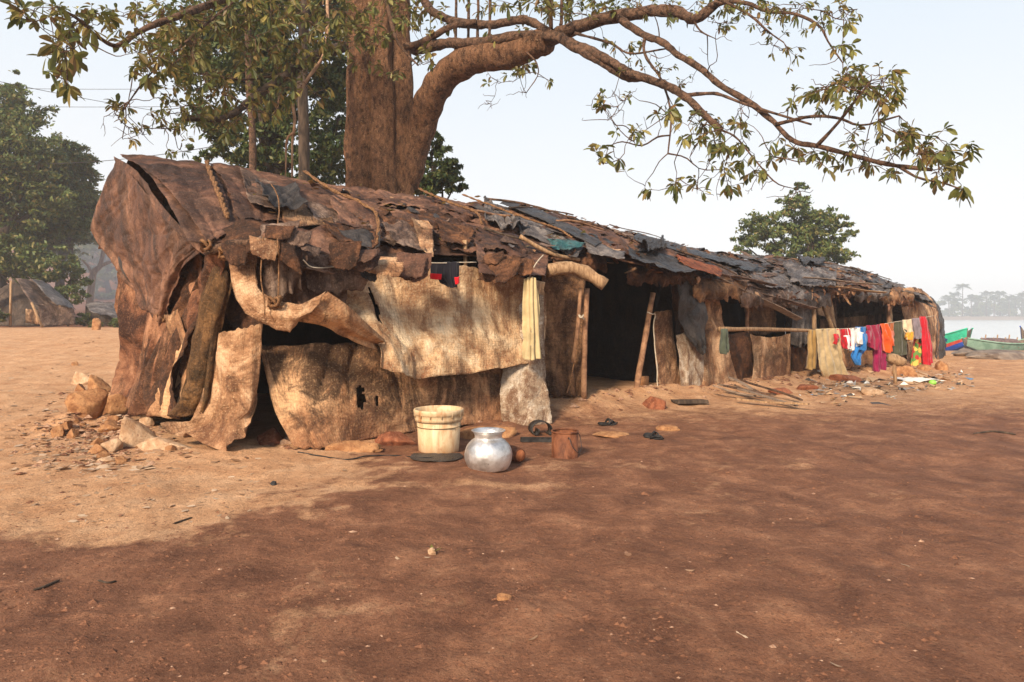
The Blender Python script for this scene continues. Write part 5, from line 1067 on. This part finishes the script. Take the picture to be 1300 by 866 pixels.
for b in [(1058, 18, 9.1, 35, 18, 12, .12), (1082, 28, 8.9, 12, 9, 3), (1070, 64, 8.8, 14, 14, 6, .15), (1100, 100, 8.1, 45, 20, 26, .13), (1065, 115, 8.4, 40, 25, 22, .12), (1130, 112, 8, 22, 26, 16, .14), (1030, 125, 8.6, 30, 20, 14, .12),
          (990, 190, 8.8, 25, 14, 8, .15), (1060, 205, 8.3, 60, 14, 18, .13), (1120, 170, 8.1, 50, 25, 20, .13), (1175, 180, 7.8, 35, 25, 22, .14), (1195, 205, 7.7, 28, 20, 16, .14), (1232, 186, 7.5, 5, 5, 2, .16), (1225, 243, 7.5, 7, 7, 3, .15), (1180, 232, 7.6, 10, 4, 2, .14), (1135, 222, 7.8, 12, 5, 3, .15),
          (920, 165, 9.3, 40, 25, 18, .14), (880, 160, 9.4, 25, 22, 12, .15), (848, 142, 9.6, 18, 12, 8, .17), (910, 195, 9.1, 30, 18, 12, .15), (858, 232, 9.2, 12, 10, 6, .16), (820, 238, 9.2, 6, 5, 2, .15), (790, 210, 9, 6, 8, 2, .17), (762, 190, 8.9, 12, 12, 5, .16), (800, 170, 9.2, 20, 14, 7, .14), (760, 130, 9.6, 10, 14, 5, .14), (795, 125, 9.8, 8, 10, 3, .13),
          (905, 232, 9, 35, 12, 9, .14), (945, 215, 9, 25, 18, 10, .14), (1000, 70, 9.4, 22, 22, 6, .10), (985, 35, 9.6, 40, 18, 10, .10), (915, 40, 10, 15, 10, 3, .13), (890, 20, 10.2, 60, 20, 10, .11), (1010, 10, 9.4, 50, 15, 14, .11), (860, 8, 10.4, 70, 14, 14, .12), (790, 55, 10.8, 30, 12, 7, .12), (815, 85, 10.4, 30, 14, 8, .11), (870, 90, 10, 40, 18, 7, .09),
          (735, 12, 11.3, 45, 16, 14, .16), (680, 10, 11.8, 50, 16, 16, .15), (800, 5, 11, 40, 12, 12, .16), (670, 88, 11.6, 18, 16, 7, .14), (695, 105, 11.6, 6, 5, 2, .13), (660, 45, 12, 40, 12, 6, .12), (560, 30, 12.8, 20, 14, 7, .17), (540, 75, 12.6, 14, 16, 7, .17), (500, 88, 12.3, 22, 10, 5, .16), (465, 80, 12.3, 25, 12, 6, .16), (525, 20, 12.8, 20, 16, 6, .16), (450, 30, 12, 30, 28, 14, .17), (480, 55, 12.2, 14, 12, 4, .15),
          # left
          (50, 14, 7.7, 35, 14, 9, .17), (22, 10, 7.6, 10, 8, 3, .18), (90, 50, 7.8, 24, 18, 11, .18), (78, 72, 7.8, 20, 12, 6, .18), (92, 108, 7.7, 12, 8, 4, .18), (65, 92, 7.7, 5, 5, 1, .17), (120, 25, 8.1, 20, 14, 6, .17), (165, 55, 8.6, 25, 22, 12, .15), (195, 90, 9, 30, 20, 18, .14), (150, 140, 8.9, 16, 14, 8, .14), (175, 170, 9.2, 22, 14, 6, .12), (225, 55, 9.2, 40, 35, 34, .14),
          (240, 110, 9.8, 40, 35, 36, .14), (280, 60, 10.2, 50, 45, 50, .14), (330, 40, 11, 50, 45, 55, .15), (215, 150, 9.8, 35, 14, 14, .13), (290, 130, 10.4, 40, 30, 28, .14), (345, 110, 11.2, 40, 40, 34, .15), (385, 50, 11.8, 35, 50, 44, .16), (405, 110, 11.8, 20, 20, 6, .15), (200, 15, 9.4, 40, 15, 18, .14), (150, 10, 8.6, 40, 12, 10, .15), (225, 193, 9.2, 14, 4, 3, .12), (300, 10, 10.4, 80, 20, 40, .15), (420, 10, 12, 30, 20, 16, .17)]:
    blob(*b)
for b in [(445, 20, 12.2, 40, 22, 26, .17), (500, 15, 12.4, 40, 20, 20, .17), (470, 60, 12.2, 40, 22, 10, .16), (300, 30, 10.2, 110, 34, 60, .15), (230, 80, 9.6, 60, 50, 36, .14), (390, 40, 11.6, 50, 40, 36, .16), (320, 120, 10.6, 60, 40, 30, .15), (260, 165, 10, 60, 20, 16, .13), (110, 20, 8.1, 60, 14, 14, .16), (700, 8, 11.4, 120, 10, 20, .15), (960, 15, 9.8, 70, 14, 16, .12)]: blob(*b)
for k in range(130):                                   # bare fine twigs
    b = [(770, 130, 9.8, 40, 60), (900, 100, 9.8, 120, 60), (1060, 140, 8.4, 120, 60), (640, 110, 11.6, 40, 30), (180, 150, 9.4, 60, 50), (960, 240, 9, 80, 25)][k % 6]
    twigto(W(b[0]+tgr.normal(0, b[3]*.5), b[1]+tgr.normal(0, b[4]*.5), b[2]+tgr.normal(0, .3)), .006)
# crown out of frame: keeps the shade and the side views true
for k in range(420):
    c = np.array([-2.8, 13.8, 9.6])+tgr.normal(0, 1, 3)*np.array([3.2, 3.0, 1.5]); c[2] = abs(c[2]-8.4)+8.4
    rosette(c, tgr.normal(0, 1, 3)+[0, 0, .4], 8, .22)
LV.build('crown', M['leaf'], tree, smooth=False); TW.build('twigs', M['bark_br'], tree)

# ================================================================ OTHER TREES
def cloud(blobs, n, size, rs, flat=.8, asp=.45, droop=0):
    """leaf faces spread through the volume of many small clumps"""
    r_ = np.random.default_rng(rs); B = np.array([[*b[:3], b[3]] for b in blobs], float)
    w = B[:, 3]**2.2; w /= w.sum(); nb = r_.choice(len(B), n//60+1, p=w)
    d_ = r_.normal(0, 1, (len(nb), 3)); d_ /= np.linalg.norm(d_, axis=1)[:, None]; rad = r_.uniform(.35, 1.12, (len(nb), 1))
    cc = B[nb, :3]+d_*rad*B[nb, 3:4]*np.array([1, 1, flat]); cr_ = B[nb, 3]*r_.uniform(.10, .26, len(nb))
    k = r_.integers(0, len(nb), n); g_ = r_.normal(0, 1, (n, 3)); p = cc[k]+g_*cr_[k][:, None]*np.array([1, 1, .55])*.6
    a = r_.normal(0, 1, (n, 3))+np.array([0, 0, -droop]); a /= np.linalg.norm(a, axis=1)[:, None]; b = np.cross(a, r_.normal(0, 1, (n, 3))+[0, 0, 1.2]); b /= np.linalg.norm(b, axis=1)[:, None]
    s = size*r_.uniform(.6, 1.3, (n, 1)); V = np.stack([p-a*s*.5, p+b*s*asp*.5, p+a*s*.5, p-b*s*asp*.5], 1).reshape(-1, 3)
    return V, np.arange(4*n).reshape(n, 4)
def tree_obj(name, label, blobs, n, size, base, rs, trunk_r, leaf='leaf_far', bark='bark_dk', group=None, cat='tree', limbs=6, top=None, **k):
    base = np.array([base[0], base[1], gz(base[0], base[1])-.1]) if len(base) == 2 else np.asarray(base, float)
    t = thing(name, base, label, cat, group); V, Fc = cloud(blobs, n, size, rs, **k)
    mk('crown', V, Fc, M[leaf], t, smooth=False)
    mb = MB(); r_ = np.random.default_rng(rs+1); bl = sorted(blobs, key=lambda b: -b[3]); cen = np.mean([b[:3] for b in blobs], axis=0)
    top = np.array(cen if top is None else top, float)
    mb.tube(path([base, base*.6+top*.4+[r_.normal(0, .2), 0, 0], top], 10), np.linspace(trunk_r, trunk_r*.5, 10), 10, .2, rs)
    for b in bl[:limbs]:
        st_ = base*.45+top*.55+r_.normal(0, .1, 3); mb.tube(path([st_, (st_+np.array(b[:3]))/2+r_.normal(0, .3, 3), b[:3]], 8), np.linspace(trunk_r*.45, trunk_r*.1, 8), 6, .2, rs)
    mb.build('trunk', M[bark], t); return t
def pb(lst): return [(*W(px, py, D), r*D/FPX) for px, py, D, r in lst]
# dense dark tree behind the shelter, left of the great trunk
bl = pb([(300, 20, 20, 60), (360, 10, 20, 60), (420, 20, 20.5, 60), (270, 90, 19.5, 42), (330, 90, 20, 55), (395, 100, 20, 55), (430, 150, 20, 45), (360, 160, 20, 52), (290, 165, 20, 36), (400, 205, 20, 45), (330, 215, 20, 36), (270, 195, 19.5, 22), (250, 45, 20, 36), (445, 215, 20, 32)])
bl += pb([(300, 185, 19, 30), (260, 150, 19, 34), (420, 180, 19, 30), (350, 230, 20, 40), (390, 225, 19, 30), (320, 60, 19, 50), (250, 185, 19, 20), (230, 60, 19.5, 40), (430, 100, 20, 36)])
tree_obj('dense_tree', 'dense dark leafy tree between the high end of the shelter and the great trunk', bl, 52000, .18, W(343, 470, 20)[:2], 31, .30, 'leaf_dk', top=W(345, 30, 20), limbs=9, droop=.6)
bl = pb([(548, 185, 18, 20), (560, 215, 18, 26), (540, 235, 18, 26), (578, 235, 18, 16), (530, 165, 18, 14)])
tree_obj('leafy_tree', 'dark leafy tree showing right of the great trunk above the roof', bl, 7000, .17, W(545, 470, 18)[:2], 33, .14, 'leaf_dk', limbs=4, droop=.4)
t = thing('slim_tree', [*W(318, 460, 17)[:2], 0], 'slim pale straight trunk standing just left of the dense tree', 'tree')
MB().tube(path([[*W(321, 470, 17)[:2], 0], W(321, 200, 17), W(316, 100, 17), W(314, -60, 17)], 24), np.linspace(.10, .07, 24), 10, .15, 3).build('trunk', M['bark_br'], t)
V, Fc = cloud(pb([(312, -60, 17, 50), (325, -20, 17, 30)]), 3000, .16, 8); mk('crown', V, Fc, M['leaf_dk'], t, smooth=False)
t = thing('slim_tree', [*W(388, 460, 18)[:2], 0], 'slim dark trunk with hanging leaves close left of the great trunk', 'tree')
MB().tube(path([[*W(384, 470, 18)[:2], 0], W(386, 200, 18), W(384, 100, 18), W(389, -60, 18)], 24), np.linspace(.16, .12, 24), 10, .15, 4).build('trunk', M['bark_dk'], t)
V, Fc = cloud(pb([(389, -50, 18, 45)]), 2500, .16, 9); mk('crown', V, Fc, M['leaf_dk'], t, smooth=False)
# tree behind the right part
bl = pb([(1010, 262, 34, 26), (975, 290, 34, 30), (1030, 290, 34, 32), (950, 315, 34, 24), (995, 318, 34, 32), (1050, 315, 34, 28), (1068, 285, 34, 16), (1085, 300, 34, 10), (1015, 242, 34, 12), (1060, 330, 34, 20), (1080, 325, 34, 8)])
tree_obj('bushy_tree', 'bushy tree showing above the roof at the right part of the shelter', bl, 17000, .22, W(1005, 440, 34)[:2], 35, .25, 'leaf_far', limbs=9, droop=-.2)
# trees at the left
LT = [('tall green tree at the left edge rising above the far tent', [(0, 150, 34, 45), (30, 140, 34, 34), (-50, 150, 34, 60), (20, 195, 34, 50), (-30, 220, 34, 55), (50, 200, 34, 35), (15, 250, 34, 50), (-60, 290, 34, 50), (60, 245, 34, 32), (8, 105, 34, 22)], (0, 400), 34, .4),
      ('rounded pale green tree leaning right beside the tall one', [(90, 200, 38, 26), (80, 225, 38, 34), (108, 215, 38, 18), (70, 265, 38, 40), (100, 255, 38, 26), (95, 290, 38, 30), (60, 300, 38, 36), (112, 235, 38, 12)], (75, 395), 38, .3),
      ('low dark tree right behind the far tent', [(20, 320, 34, 36), (60, 335, 34, 30), (-10, 330, 34, 36), (90, 345, 35, 24), (40, 350, 34, 24), (-60, 340, 34, 45)], (45, 400), 35, .2),
      ('hazy tree showing in the gap left of the hanging tarpaulin', [(118, 270, 48, 24), (150, 380, 46, 18), (120, 375, 46, 18), (135, 345, 46, 22), (100, 330, 46, 26), (160, 285, 48, 20), (120, 320, 48, 26), (140, 300, 48, 24), (165, 320, 48, 26), (150, 345, 48, 24), (115, 290, 50, 18), (128, 355, 48, 18), (185, 300, 48, 28)], (140, 385), 48, .2),
      ('hazy bluish tree far behind on the slope', [(60, 190, 60, 26), (100, 250, 60, 30), (30, 240, 60, 40), (-40, 200, 60, 50), (130, 330, 60, 30), (80, 310, 60, 40), (160, 350, 60, 24), (110, 300, 60, 30), (190, 350, 60, 26)], (90, 370), 60, .3)]
for k, (lb_, L_, bs_, D, r_) in enumerate(LT):
    tree_obj('forest_tree', lb_, pb(L_), 34000 if k < 2 else 16000, .24 if k < 3 else .32, W(bs_[0], bs_[1], D)[:2], 50+k, r_, 'leaf_far', group='trees on the slope behind the far tents', limbs=8)
# bare pale tree and shrubs
g0 = W(112, 368, 40); g0[2] = gz(g0[0], g0[1])-.2
t = thing('bare_tree', g0, 'bare pale forked tree leaning on the red bank', 'tree'); mb = MB()
tp = [g0, W(118, 350, 40), W(127, 338, 40), W(131, 320, 40), W(134, 296, 40)]
mb.tube(path(tp, 16), np.linspace(.22, .07, 16), 8, .2); mb.tube(path([tp[2], W(136, 334, 40), W(145, 330, 40), W(152, 318, 40)], 10), np.linspace(.12, .05, 10), 8, .2); mb.tube(path([tp[1], W(112, 338, 40), W(104, 330, 40)], 8), np.linspace(.1, .04, 8), 6)
mb.build('trunk', M['bark_pale'], t)
for k, (px, py, D, r) in enumerate([(106, 405, 32, 9), (122, 411, 30, 6), (88, 372, 33, 18), (148, 410, 29.5, 6), (-8, 400, 30, 14), (66, 378, 34, 14)]):
    lbl = ['low green shrub between the far tent and the grey tarpaulin heap', 'low green shrub in front of the grey tarpaulin heap', 'shrub rising behind the right side of the far tent', 'small shrub next to the hanging tarpaulin', 'shrub at the left edge beside the far tent', 'shrub on the ridge line of the far tent'][k]
    tree_obj('shrub', lbl, pb([(px, py, D, r), (px+r*.6, py+r*.3, D, r*.7), (px-r*.7, py+r*.2, D, r*.7)]), 2600, .17, W(px, py+r, D)[:2], 70+k, .05, 'leaf_far', group='shrubs by the far tents', cat='shrub', limbs=3)
# far tents
def tent_pt(px, py, D): return W(px, py, D)
M['tentdk'] = cloth('tent_dark', (.03, .022, .018), (.07, .05, .04), (.12, .09, .07), scale=2)
tt = thing('tent', [*W(45, 415, 31)[:2], .8], 'distant makeshift tent with a drooping grey black roof on the left', 'tent')
def tsheet(rows, mat, seed, name='tent_roof', **k): return sheet(name, WW(rows), M[mat], tt, seed=seed, res=.12, amp=.06, **k)
tsheet([[(18, 354, 30.5), (40, 355, 31.5), (62, 362, 32.5)], [(30, 368, 30), (52, 372, 31), (78, 378, 32)], [(40, 386, 29.6), (65, 390, 30.5), (96, 394, 31.5)]], 'mauve', 1, rag=(.0, .1, .05, .05))
tsheet([[(40, 354, 31), (50, 356, 31.8), (62, 361, 32.5)], [(58, 372, 30.4), (70, 375, 31), (84, 380, 32)], [(72, 386, 30), (86, 390, 30.5), (97, 394, 31.5)]], 'slate', 2, name='roof_sheet')
tsheet([[(18, 354, 30.6), (8, 362, 30.8), (-14, 374, 31)], [(19, 360, 30.6), (6, 370, 30.8), (-16, 386, 31)]], 'tentdk', 3)
tsheet([[(18, 356, 31.4), (-2, 368, 31.4), (-20, 380, 31.6)], [(50, 386, 31.4), (10, 395, 31.4), (-20, 398, 31.6)], [(52, 414, 31.4), (10, 414, 31.4), (-20, 414, 31.6)]], 'tentdk', 4, name='tent_wall')
tsheet([[(48, 385, 30), (70, 388, 30.6), (94, 392, 31)], [(50, 400, 30), (72, 402, 30.6), (95, 402, 31)], [(52, 416, 30), (74, 414, 30.6), (96, 412, 31)]], 'mauve', 5, name='tent_wall')
tsheet([[(32, 392, 31), (48, 394, 31)], [(32, 410, 31), (50, 412, 31)]], 'sack_tan', 6, name='tent_wall')
for a, b in (((13, 415, 30.2), (14, 356, 30.2)), ((54, 416, 29.7), (40, 384, 29.6)), ((80, 412, 30.8), (76, 388, 30.8))):
    MB().tube([W(*a), W(*b)], .05, 8).build('tent_pole', M['wood'], tt)
t2 = thing('tarpaulin_heap', [*W(128, 400, 33)[:2], .8], 'low distant hut under pale grey tarpaulins beside the far tent', 'hut')
sheet('hut_roof', WW([[(108, 386, 33), (130, 383, 33.5), (165, 386, 34)], [(112, 392, 32), (135, 392, 32.5), (165, 398, 33)], [(118, 398, 31.5), (138, 402, 32), (165, 408, 32.5)]]), M['slate'], t2, seed=8, amp=.1, res=.12, rag=(.02, .1, .05, .05))
sheet('hut_wall', WW([[(108, 388, 33.2), (165, 390, 33.6)], [(108, 412, 33.2), (165, 412, 33.6)]]), M['tentdk'], t2, seed=9, amp=.05, res=.15)
rock(122, 419, .35, .5, mat='clod', seed=90, label='orange stump-like stone on the crest below the low hut')
# wires
for k, (a, b, lb_) in enumerate([((-150, 70, 26), (330, 158, 40), 'upper thin overhead wire at the left'), ((-150, 108, 36), (520, 104, 36), 'middle thin overhead wire at the left'), ((-150, 131, 36), (500, 126, 36), 'lowest of the thin overhead wires at the left'), ((60, 208, 30), (440, 150, 20), 'thin wire rising from the left trees towards the dense tree')]):
    A, B_ = W(*a), W(*b); o = MB().tube([A+(B_-A)*x-np.array([0, 0, 1.])*.5*4*x*(1-x)*.6 for x in np.linspace(0, 1, 24)], .012, 4).build('overhead_wire', M['wire']); tag(o, lb_, 'wire', 'thin wires in the sky')

# ================================================================ RIVER SIDE
def hull(name, label, a, b, beam, zb, ht, rise0, rise1, mats, band, cat='boat', star=False, group='fishing boats on the bank'):
    """planked hull from stern a to bow b (ground points), rounded sections, rising sheer"""
    a = np.asarray(a, float); b = np.asarray(b, float); u = (b-a); L_ = np.linalg.norm(u); u /= L_; s_ = np.array([-u[1], u[0], 0]); n, m = 36, 15
    t = thing(name, (a+b)/2, label, cat, group)
    def sec(x, k, off=0):
        y = 2*k/(m-1)-1; w = beam/2*min(1, (math.sin(math.pi*min(1, max(.0, x*.93+.045)))**.55)); top = ht+rise0*max(0, .45-x)**2*5+rise1*max(0, x-.45)**2*3.3
        bot = .12*(1-math.sin(math.pi*x))*2+(.35*max(0, x-.8)*5 if rise1 else 0)
        sy = math.copysign(abs(y)**.55, y); h = bot+(top-bot)*abs(y)**2.2
        fl = (.75+.25*abs(y)**2)
        return a+u*(x*L_+ (h/ht*.25*rise1 if x > .8 else 0)*max(0, x-.8)*5)+s_*(w-off)*sy*fl+np.array([0, 0, zb+h+off*(.8 if abs(y) < .9 else 0)])
    V = [sec(i/(n-1), k) for i in range(n) for k in range(m)]; V2 = [sec(i/(n-1), k, .06) for i in range(n) for k in range(m)]
    Fc = [(i*m+k, (i+1)*m+k, (i+1)*m+k+1, i*m+k+1) for i in range(n-1) for k in range(m-1)]
    hull_ = None
    def mid(f): return max(0, min(2, band(abs(2*((f[0] % m)+.5)/(m-1)-1))))
    hull_ = mk('hull', V, Fc, None, t, mats=mats, fmat=[mid(f) for f in Fc]); mk('hull_inside', V2, [f[::-1] for f in Fc], mats[-1], t)
    for k in (0, m-1): MB().tube([sec(i/(n-1), k) for i in range(n)], .045, 6).build('gunwale', mats[0], t)
    th = MB()
    for x in (.25, .45, .65): 
        p1_, p2_ = sec(x, 1), sec(x, m-2); th.tube([p1_, p2_], .05, 6)
    th.build('thwarts', M['wood'], t)
    return hull_, sec, u, s_, m
gr = rough_mat('green_paint', (.02, .35, .2), (.04, .5, .3), 5, .5, .2); rd = rough_mat('red_paint', (.45, .04, .02), (.6, .08, .04), 5, .5, .2); bl_ = rough_mat('blue_paint', (.01, .05, .3), (.02, .08, .45), 5, .5, .2)
pg = rough_mat('pale_green_paint', (.16, .27, .2), (.28, .42, .33), 2, .7, .3); gy = rough_mat('grey_hull', (.1, .13, .15), (.2, .24, .26), 2, .7, .3); inn = rough_mat('boat_inside', (.12, .09, .07), (.25, .18, .13), 3, .9, .3)
B1 = W(1226, 420, 44); A1 = W(1176, 447, 49)
zb = gz(B1[0], B1[1])-.1
tb, sec, u, s_, m_ = hull('fishing_boat', 'green bowed boat with red band, blue bottom and dark star, right of the shelter', [A1[0]-1.5, A1[1], 0], [B1[0], B1[1], 0], 1.7, zb, .95, .3, .75, [gr, rd, bl_, inn], lambda y: 0 if y > .66 else (1 if y > .5 else 2))
# star emblem on the near bow side
def onside(x, h):
    k = [kk for kk in range(m_)]; pts = [sec(x, kk) for kk in k]; side = pts[:m_//2+1] if pts[0][1] < pts[-1][1] else pts[m_//2:]
    side = sorted(side, key=lambda p_: p_[2]); zs = [p_[2] for p_ in side]; z = zb+h
    return np.array([np.interp(z, zs, [p_[i] for p_ in side]) for i in range(3)])
cx0, ch = .80, .93
sv = []
for k in range(10):
    rr = .20 if k % 2 == 0 else .085; a_ = math.pi/2+k*math.pi/5; sv.append(onside(cx0+rr*math.cos(a_)/6.0, ch+rr*math.sin(a_)))
sv.append(onside(cx0, ch)); nrm = np.cross(sv[0]-sv[10], sv[3]-sv[10]); nrm /= np.linalg.norm(nrm); nrm *= -1 if nrm[1] > 0 else 1
sv = [p_+nrm*.03 for p_ in sv]
mk('star_emblem', sv, [(k, (k+1) % 10, 10) for k in range(10)], P('star_navy', (.01, .03, .15)), tb, smooth=False, thick=.01)
B2 = W(1218, 430, 40); A2 = W(1296, 440, 42); zb2 = gz(A2[0], A2[1])
hull('fishing_boat', 'long weathered pale green boat with dark nets heaped in it, near the right edge', [A2[0]+1.2, A2[1], 0], [B2[0]+.4, B2[1], 0], 1.5, gz(B2[0]+2, B2[1])-.1, .72, .35, .35, [pg, pg, gy, inn], lambda y: 0 if y > .35 else 2)
B3 = W(1330, 425, 44); zb3 = gz(B3[0], B3[1])
hull('fishing_boat', 'bright blue boat end cut by the right edge of the picture', [B3[0]-1.9, B3[1]-.5, 0], [B3[0]+4, B3[1]+1, 0], 1.5, zb3-.1, .95, .9, .5, [bl_, bl_, gy, inn], lambda y: 0)
nt_m = rough_mat('fishing_net', (.07, .05, .05), (.2, .13, .12), 9, .95, 1)
M['net'] = nt_m
c = W(1268, 432, 41)
for k, (px, dz, w_, h_, lb_) in enumerate([(1268, .75, 2.2, .75, 'tall heap of dark fishing net piled in the pale green boat'), (1243, .65, 1.2, .42, 'lower heap of fishing net towards the bow of the pale green boat')]):
    o = rock(px, 440, w_, h_, 1.0, 'net', lb_, 95+k, name='net_heap', cat='fishing net'); p_ = W(px, 436, 40.9); o.location = (p_[0], p_[1], gz(B2[0]+2, B2[1])+.45)
mb = MB(); 
for k in range(10): 
    p_ = W(1245+k*5, 430, 41); mb.tube([[p_[0], p_[1], .0-.4], [p_[0]+.08, p_[1], .15-.05+.2*math.sin(k*2.1)-.1]], .035, 5)
o = mb.build('boat_posts', M['wood']); tag(o, 'short stakes standing up from the nets in the pale green boat', 'stakes')
# mud heaps on the bank
for k, (px, py, w_, h_, lb_) in enumerate([(1245, 452, 1.9, .22, 'low grey mud mound below the bow of the pale green boat'), (1285, 455, 2.3, .26, 'broad grey mud mound at the right edge'), (1222, 449, 1.0, .14, 'small grey mud mound right of the shelter corner')]):
    rock(px, py, w_, h_, w_*.6, 'mud' if 'mud' in M else M.setdefault('mud', rough_mat('grey_mud', (.12, .09, .075), (.25, .2, .16), 3, .95, 1)) and 'mud', lb_, 110+k, name='mud_mound', cat='mound')
# far shore trees
r_ = np.random.default_rng(9)
bl = []
for x in np.linspace(225, 430, 52):
    h_ = r_.uniform(5.5, 9.5); bl.append((x, 412+r_.uniform(0, 16), .6+h_*.4, h_*.75)); bl.append((x+3, 418+r_.uniform(0, 20), h_*.9+1.6, h_*.55))
V, Fc = cloud(bl, 70000, 1.5, 77); o = mk('far_wood', V, Fc, M['leaf_far'], origin=(250, 412, 0), smooth=False); tag(o, 'hazy belt of trees along the far bank of the river', 'wood', kind='stuff')
def palm(h, seed):
    t = thing('coconut_palm', (0, 0, 0), 'far coconut palm', 'palm', 'coconut palms on the far bank'); q_ = np.random.default_rng(seed)
    top = np.array([q_.normal(0, .5), 0, h]); MB().tube(path([(0, 0, 0), (top[0]*.3, 0, h*.5), top], 8), np.linspace(.4, .22, 8), 6).build('trunk', M['bark_dk'], t)
    mb = MB()
    for k in range(17):
        a = k*2.4; el = q_.uniform(-.3, 1.0); L_ = 5.2; d_ = np.array([math.cos(a)*math.cos(el), math.sin(a)*math.cos(el), math.sin(el)])
        for j in range(7):
            x = j/6; c = top+d_*L_*x-np.array([0, 0, 2.8*x*x]); s1 = np.cross(d_, [0, 0, 1.]); s1 /= np.linalg.norm(s1)
            for sg in (-1, 1):
                w = 1.5*math.sin(math.pi*min(.95, x*.85+.12)); mb.add([c, c+d_*.62, c+d_*.5+s1*sg*w+np.array([0, 0, -.45*w]), c+d_*.12+s1*sg*w*.9+np.array([0, 0, -.5*w])], [(0, 1, 2, 3)])
    mb.build('fronds', M['leaf_palm'], t, smooth=False); return t
protos = [palm(h_, 5+i) for i, h_ in enumerate((11, 13, 18))]
for i, (px, kind, D) in enumerate([(1205, 0, 246), (1212, 1, 250), (1222, 2, 244), (1233, 0, 246), (1241, 0, 250), (1252, 1, 246), (1262, 0, 244), (1270, 1, 250), (1281, 0, 246), (1290, 0, 250), (1297, 1, 244), (1306, 1, 250), (1320, 0, 246), (1335, 1, 248)]):
    o = protos[kind] if not protos[kind].get('used') else dup(protos[kind]); protos[kind]['used'] = 1
    D = D*1.66; o.location = ((px-CX)/FPX*D, D, .4); o.rotation_euler = (0, 0, i*1.3); o.scale = (1, 1, 1+.05*math.sin(i*3))
    o['label'] = 'tallest coconut palm on the far bank, standing clear above the hazy trees' if kind == 2 else ('mid height coconut palm in the hazy far bank row' if kind else 'short coconut palm in the hazy far bank row')
for o in bpy.data.objects:
    if 'used' in o: del o['used']

# ================================================================ AIR, LIGHT, CAMERA
def volume(name, dens, col, aniso=.2):
    m = bpy.data.materials.new(name); m.use_nodes = True; t = m.node_tree; t.nodes.clear()
    o = t.nodes.new('ShaderNodeOutputMaterial'); v = t.nodes.new('ShaderNodeVolumePrincipled'); v.inputs['Color'].default_value = (*col, 1); v.inputs['Density'].default_value = dens; v.inputs['Anisotropy'].default_value = aniso
    t.links.new(v.outputs[0], o.inputs['Volume']); return m
HAZE = 0.0016
hz = MB().box((0, 290, 10.25), (2600, 730, 28.5)).build('haze', volume('haze_air', HAZE, (.93, .96, 1.0)), smooth=False, origin=(0, 290, 10)); tag(hz, kind='stuff')
bm = bmesh.new(); bmesh.ops.create_icosphere(bm, subdivisions=4, radius=1); V = np.array([v_.co[:] for v_ in bm.verts]); Fc = [[v_.index for v_ in f.verts] for f in bm.faces]; bm.free()
c = W(135, 345, 41); V = V*(1+.3*fbm(V*1.3, 3, 5))[:, None]*np.array([6, 5, 3.2])+c
sm = mk('smoke', V, Fc, volume('wood_smoke', .06, (.9, .94, 1.0))); tag(sm, 'pale bluish wood smoke drifting before the slope left of the shelter', 'smoke', kind='stuff')

SUN_EL, SUN_DIR = 33, np.array([-.42, -.9])
w = bpy.data.worlds.new('World'); scene.world = w; w.use_nodes = True; t = w.node_tree; t.nodes.clear()
out = t.nodes.new('ShaderNodeOutputWorld'); bg = t.nodes.new('ShaderNodeBackground'); sky = t.nodes.new('ShaderNodeTexSky'); sky.sky_type = 'NISHITA'; sky.sun_disc = False
sky.sun_elevation = R(SUN_EL); sky.sun_rotation = math.atan2(SUN_DIR[0], SUN_DIR[1]); sky.air_density = 1.0; sky.dust_density = 4.0; sky.ozone_density = 1.2; sky.altitude = 0
mx = t.nodes.new('ShaderNodeMix'); mx.data_type = 'RGBA'; mx.inputs[0].default_value = .86
tcw = t.nodes.new('ShaderNodeTexCoord'); sxw = t.nodes.new('ShaderNodeSeparateXYZ'); t.links.new(tcw.outputs['Generated'], sxw.inputs[0])
rw = t.nodes.new('ShaderNodeValToRGB'); rw.color_ramp.elements.new(.5); rw.color_ramp.elements.new(.5)
for e_, (p_, c_) in zip(rw.color_ramp.elements, ((0, (.90, .885, .86)), (.16, (.87, .88, .885)), (.42, (.69, .775, .85)), (1, (.20, .33, .55)))): e_.position = p_; e_.color = (*c_, 1)
sc_ = t.nodes.new('ShaderNodeVectorMath'); sc_.operation = 'SCALE'; sc_.inputs['Scale'].default_value = 9.0
t.links.new(sxw.outputs[2], rw.inputs[0]); t.links.new(rw.outputs[0], sc_.inputs[0]); t.links.new(sc_.outputs[0], mx.inputs[7])
t.links.new(sky.outputs[0], mx.inputs[6]); t.links.new(mx.outputs[2], bg.inputs[0]); bg.inputs[1].default_value = .10; t.links.new(bg.outputs[0], out.inputs[0])
sl = bpy.data.lights.new('sun', 'SUN'); sl.energy = 5.0; sl.angle = R(11); sl.color = (1, .82, .62); so = bpy.data.objects.new('sun', sl); COL.objects.link(so)
dv = Vector((-SUN_DIR[0]*math.cos(R(SUN_EL))/np.linalg.norm(SUN_DIR), -SUN_DIR[1]*math.cos(R(SUN_EL))/np.linalg.norm(SUN_DIR), -math.sin(R(SUN_EL)))); so.rotation_euler = dv.to_track_quat('-Z', 'Y').to_euler(); so.location = (-20, -40, 30)
cam = bpy.data.cameras.new('camera'); co = bpy.data.objects.new('camera', cam); COL.objects.link(co); scene.camera = co
co.location = (0, 0, CAMH); co.rotation_euler = (R(90), 0, 0); cam.lens = 24; cam.sensor_width = 36; cam.shift_y = -33/1300; cam.clip_end = 3000; cam.clip_start = .05
scene.view_settings.view_transform = 'Standard'; scene.view_settings.look = 'None'; scene.view_settings.exposure = 0.50; scene.view_settings.gamma = 1
scene.render.engine = 'CYCLES'; scene.cycles.volume_bounces = 2
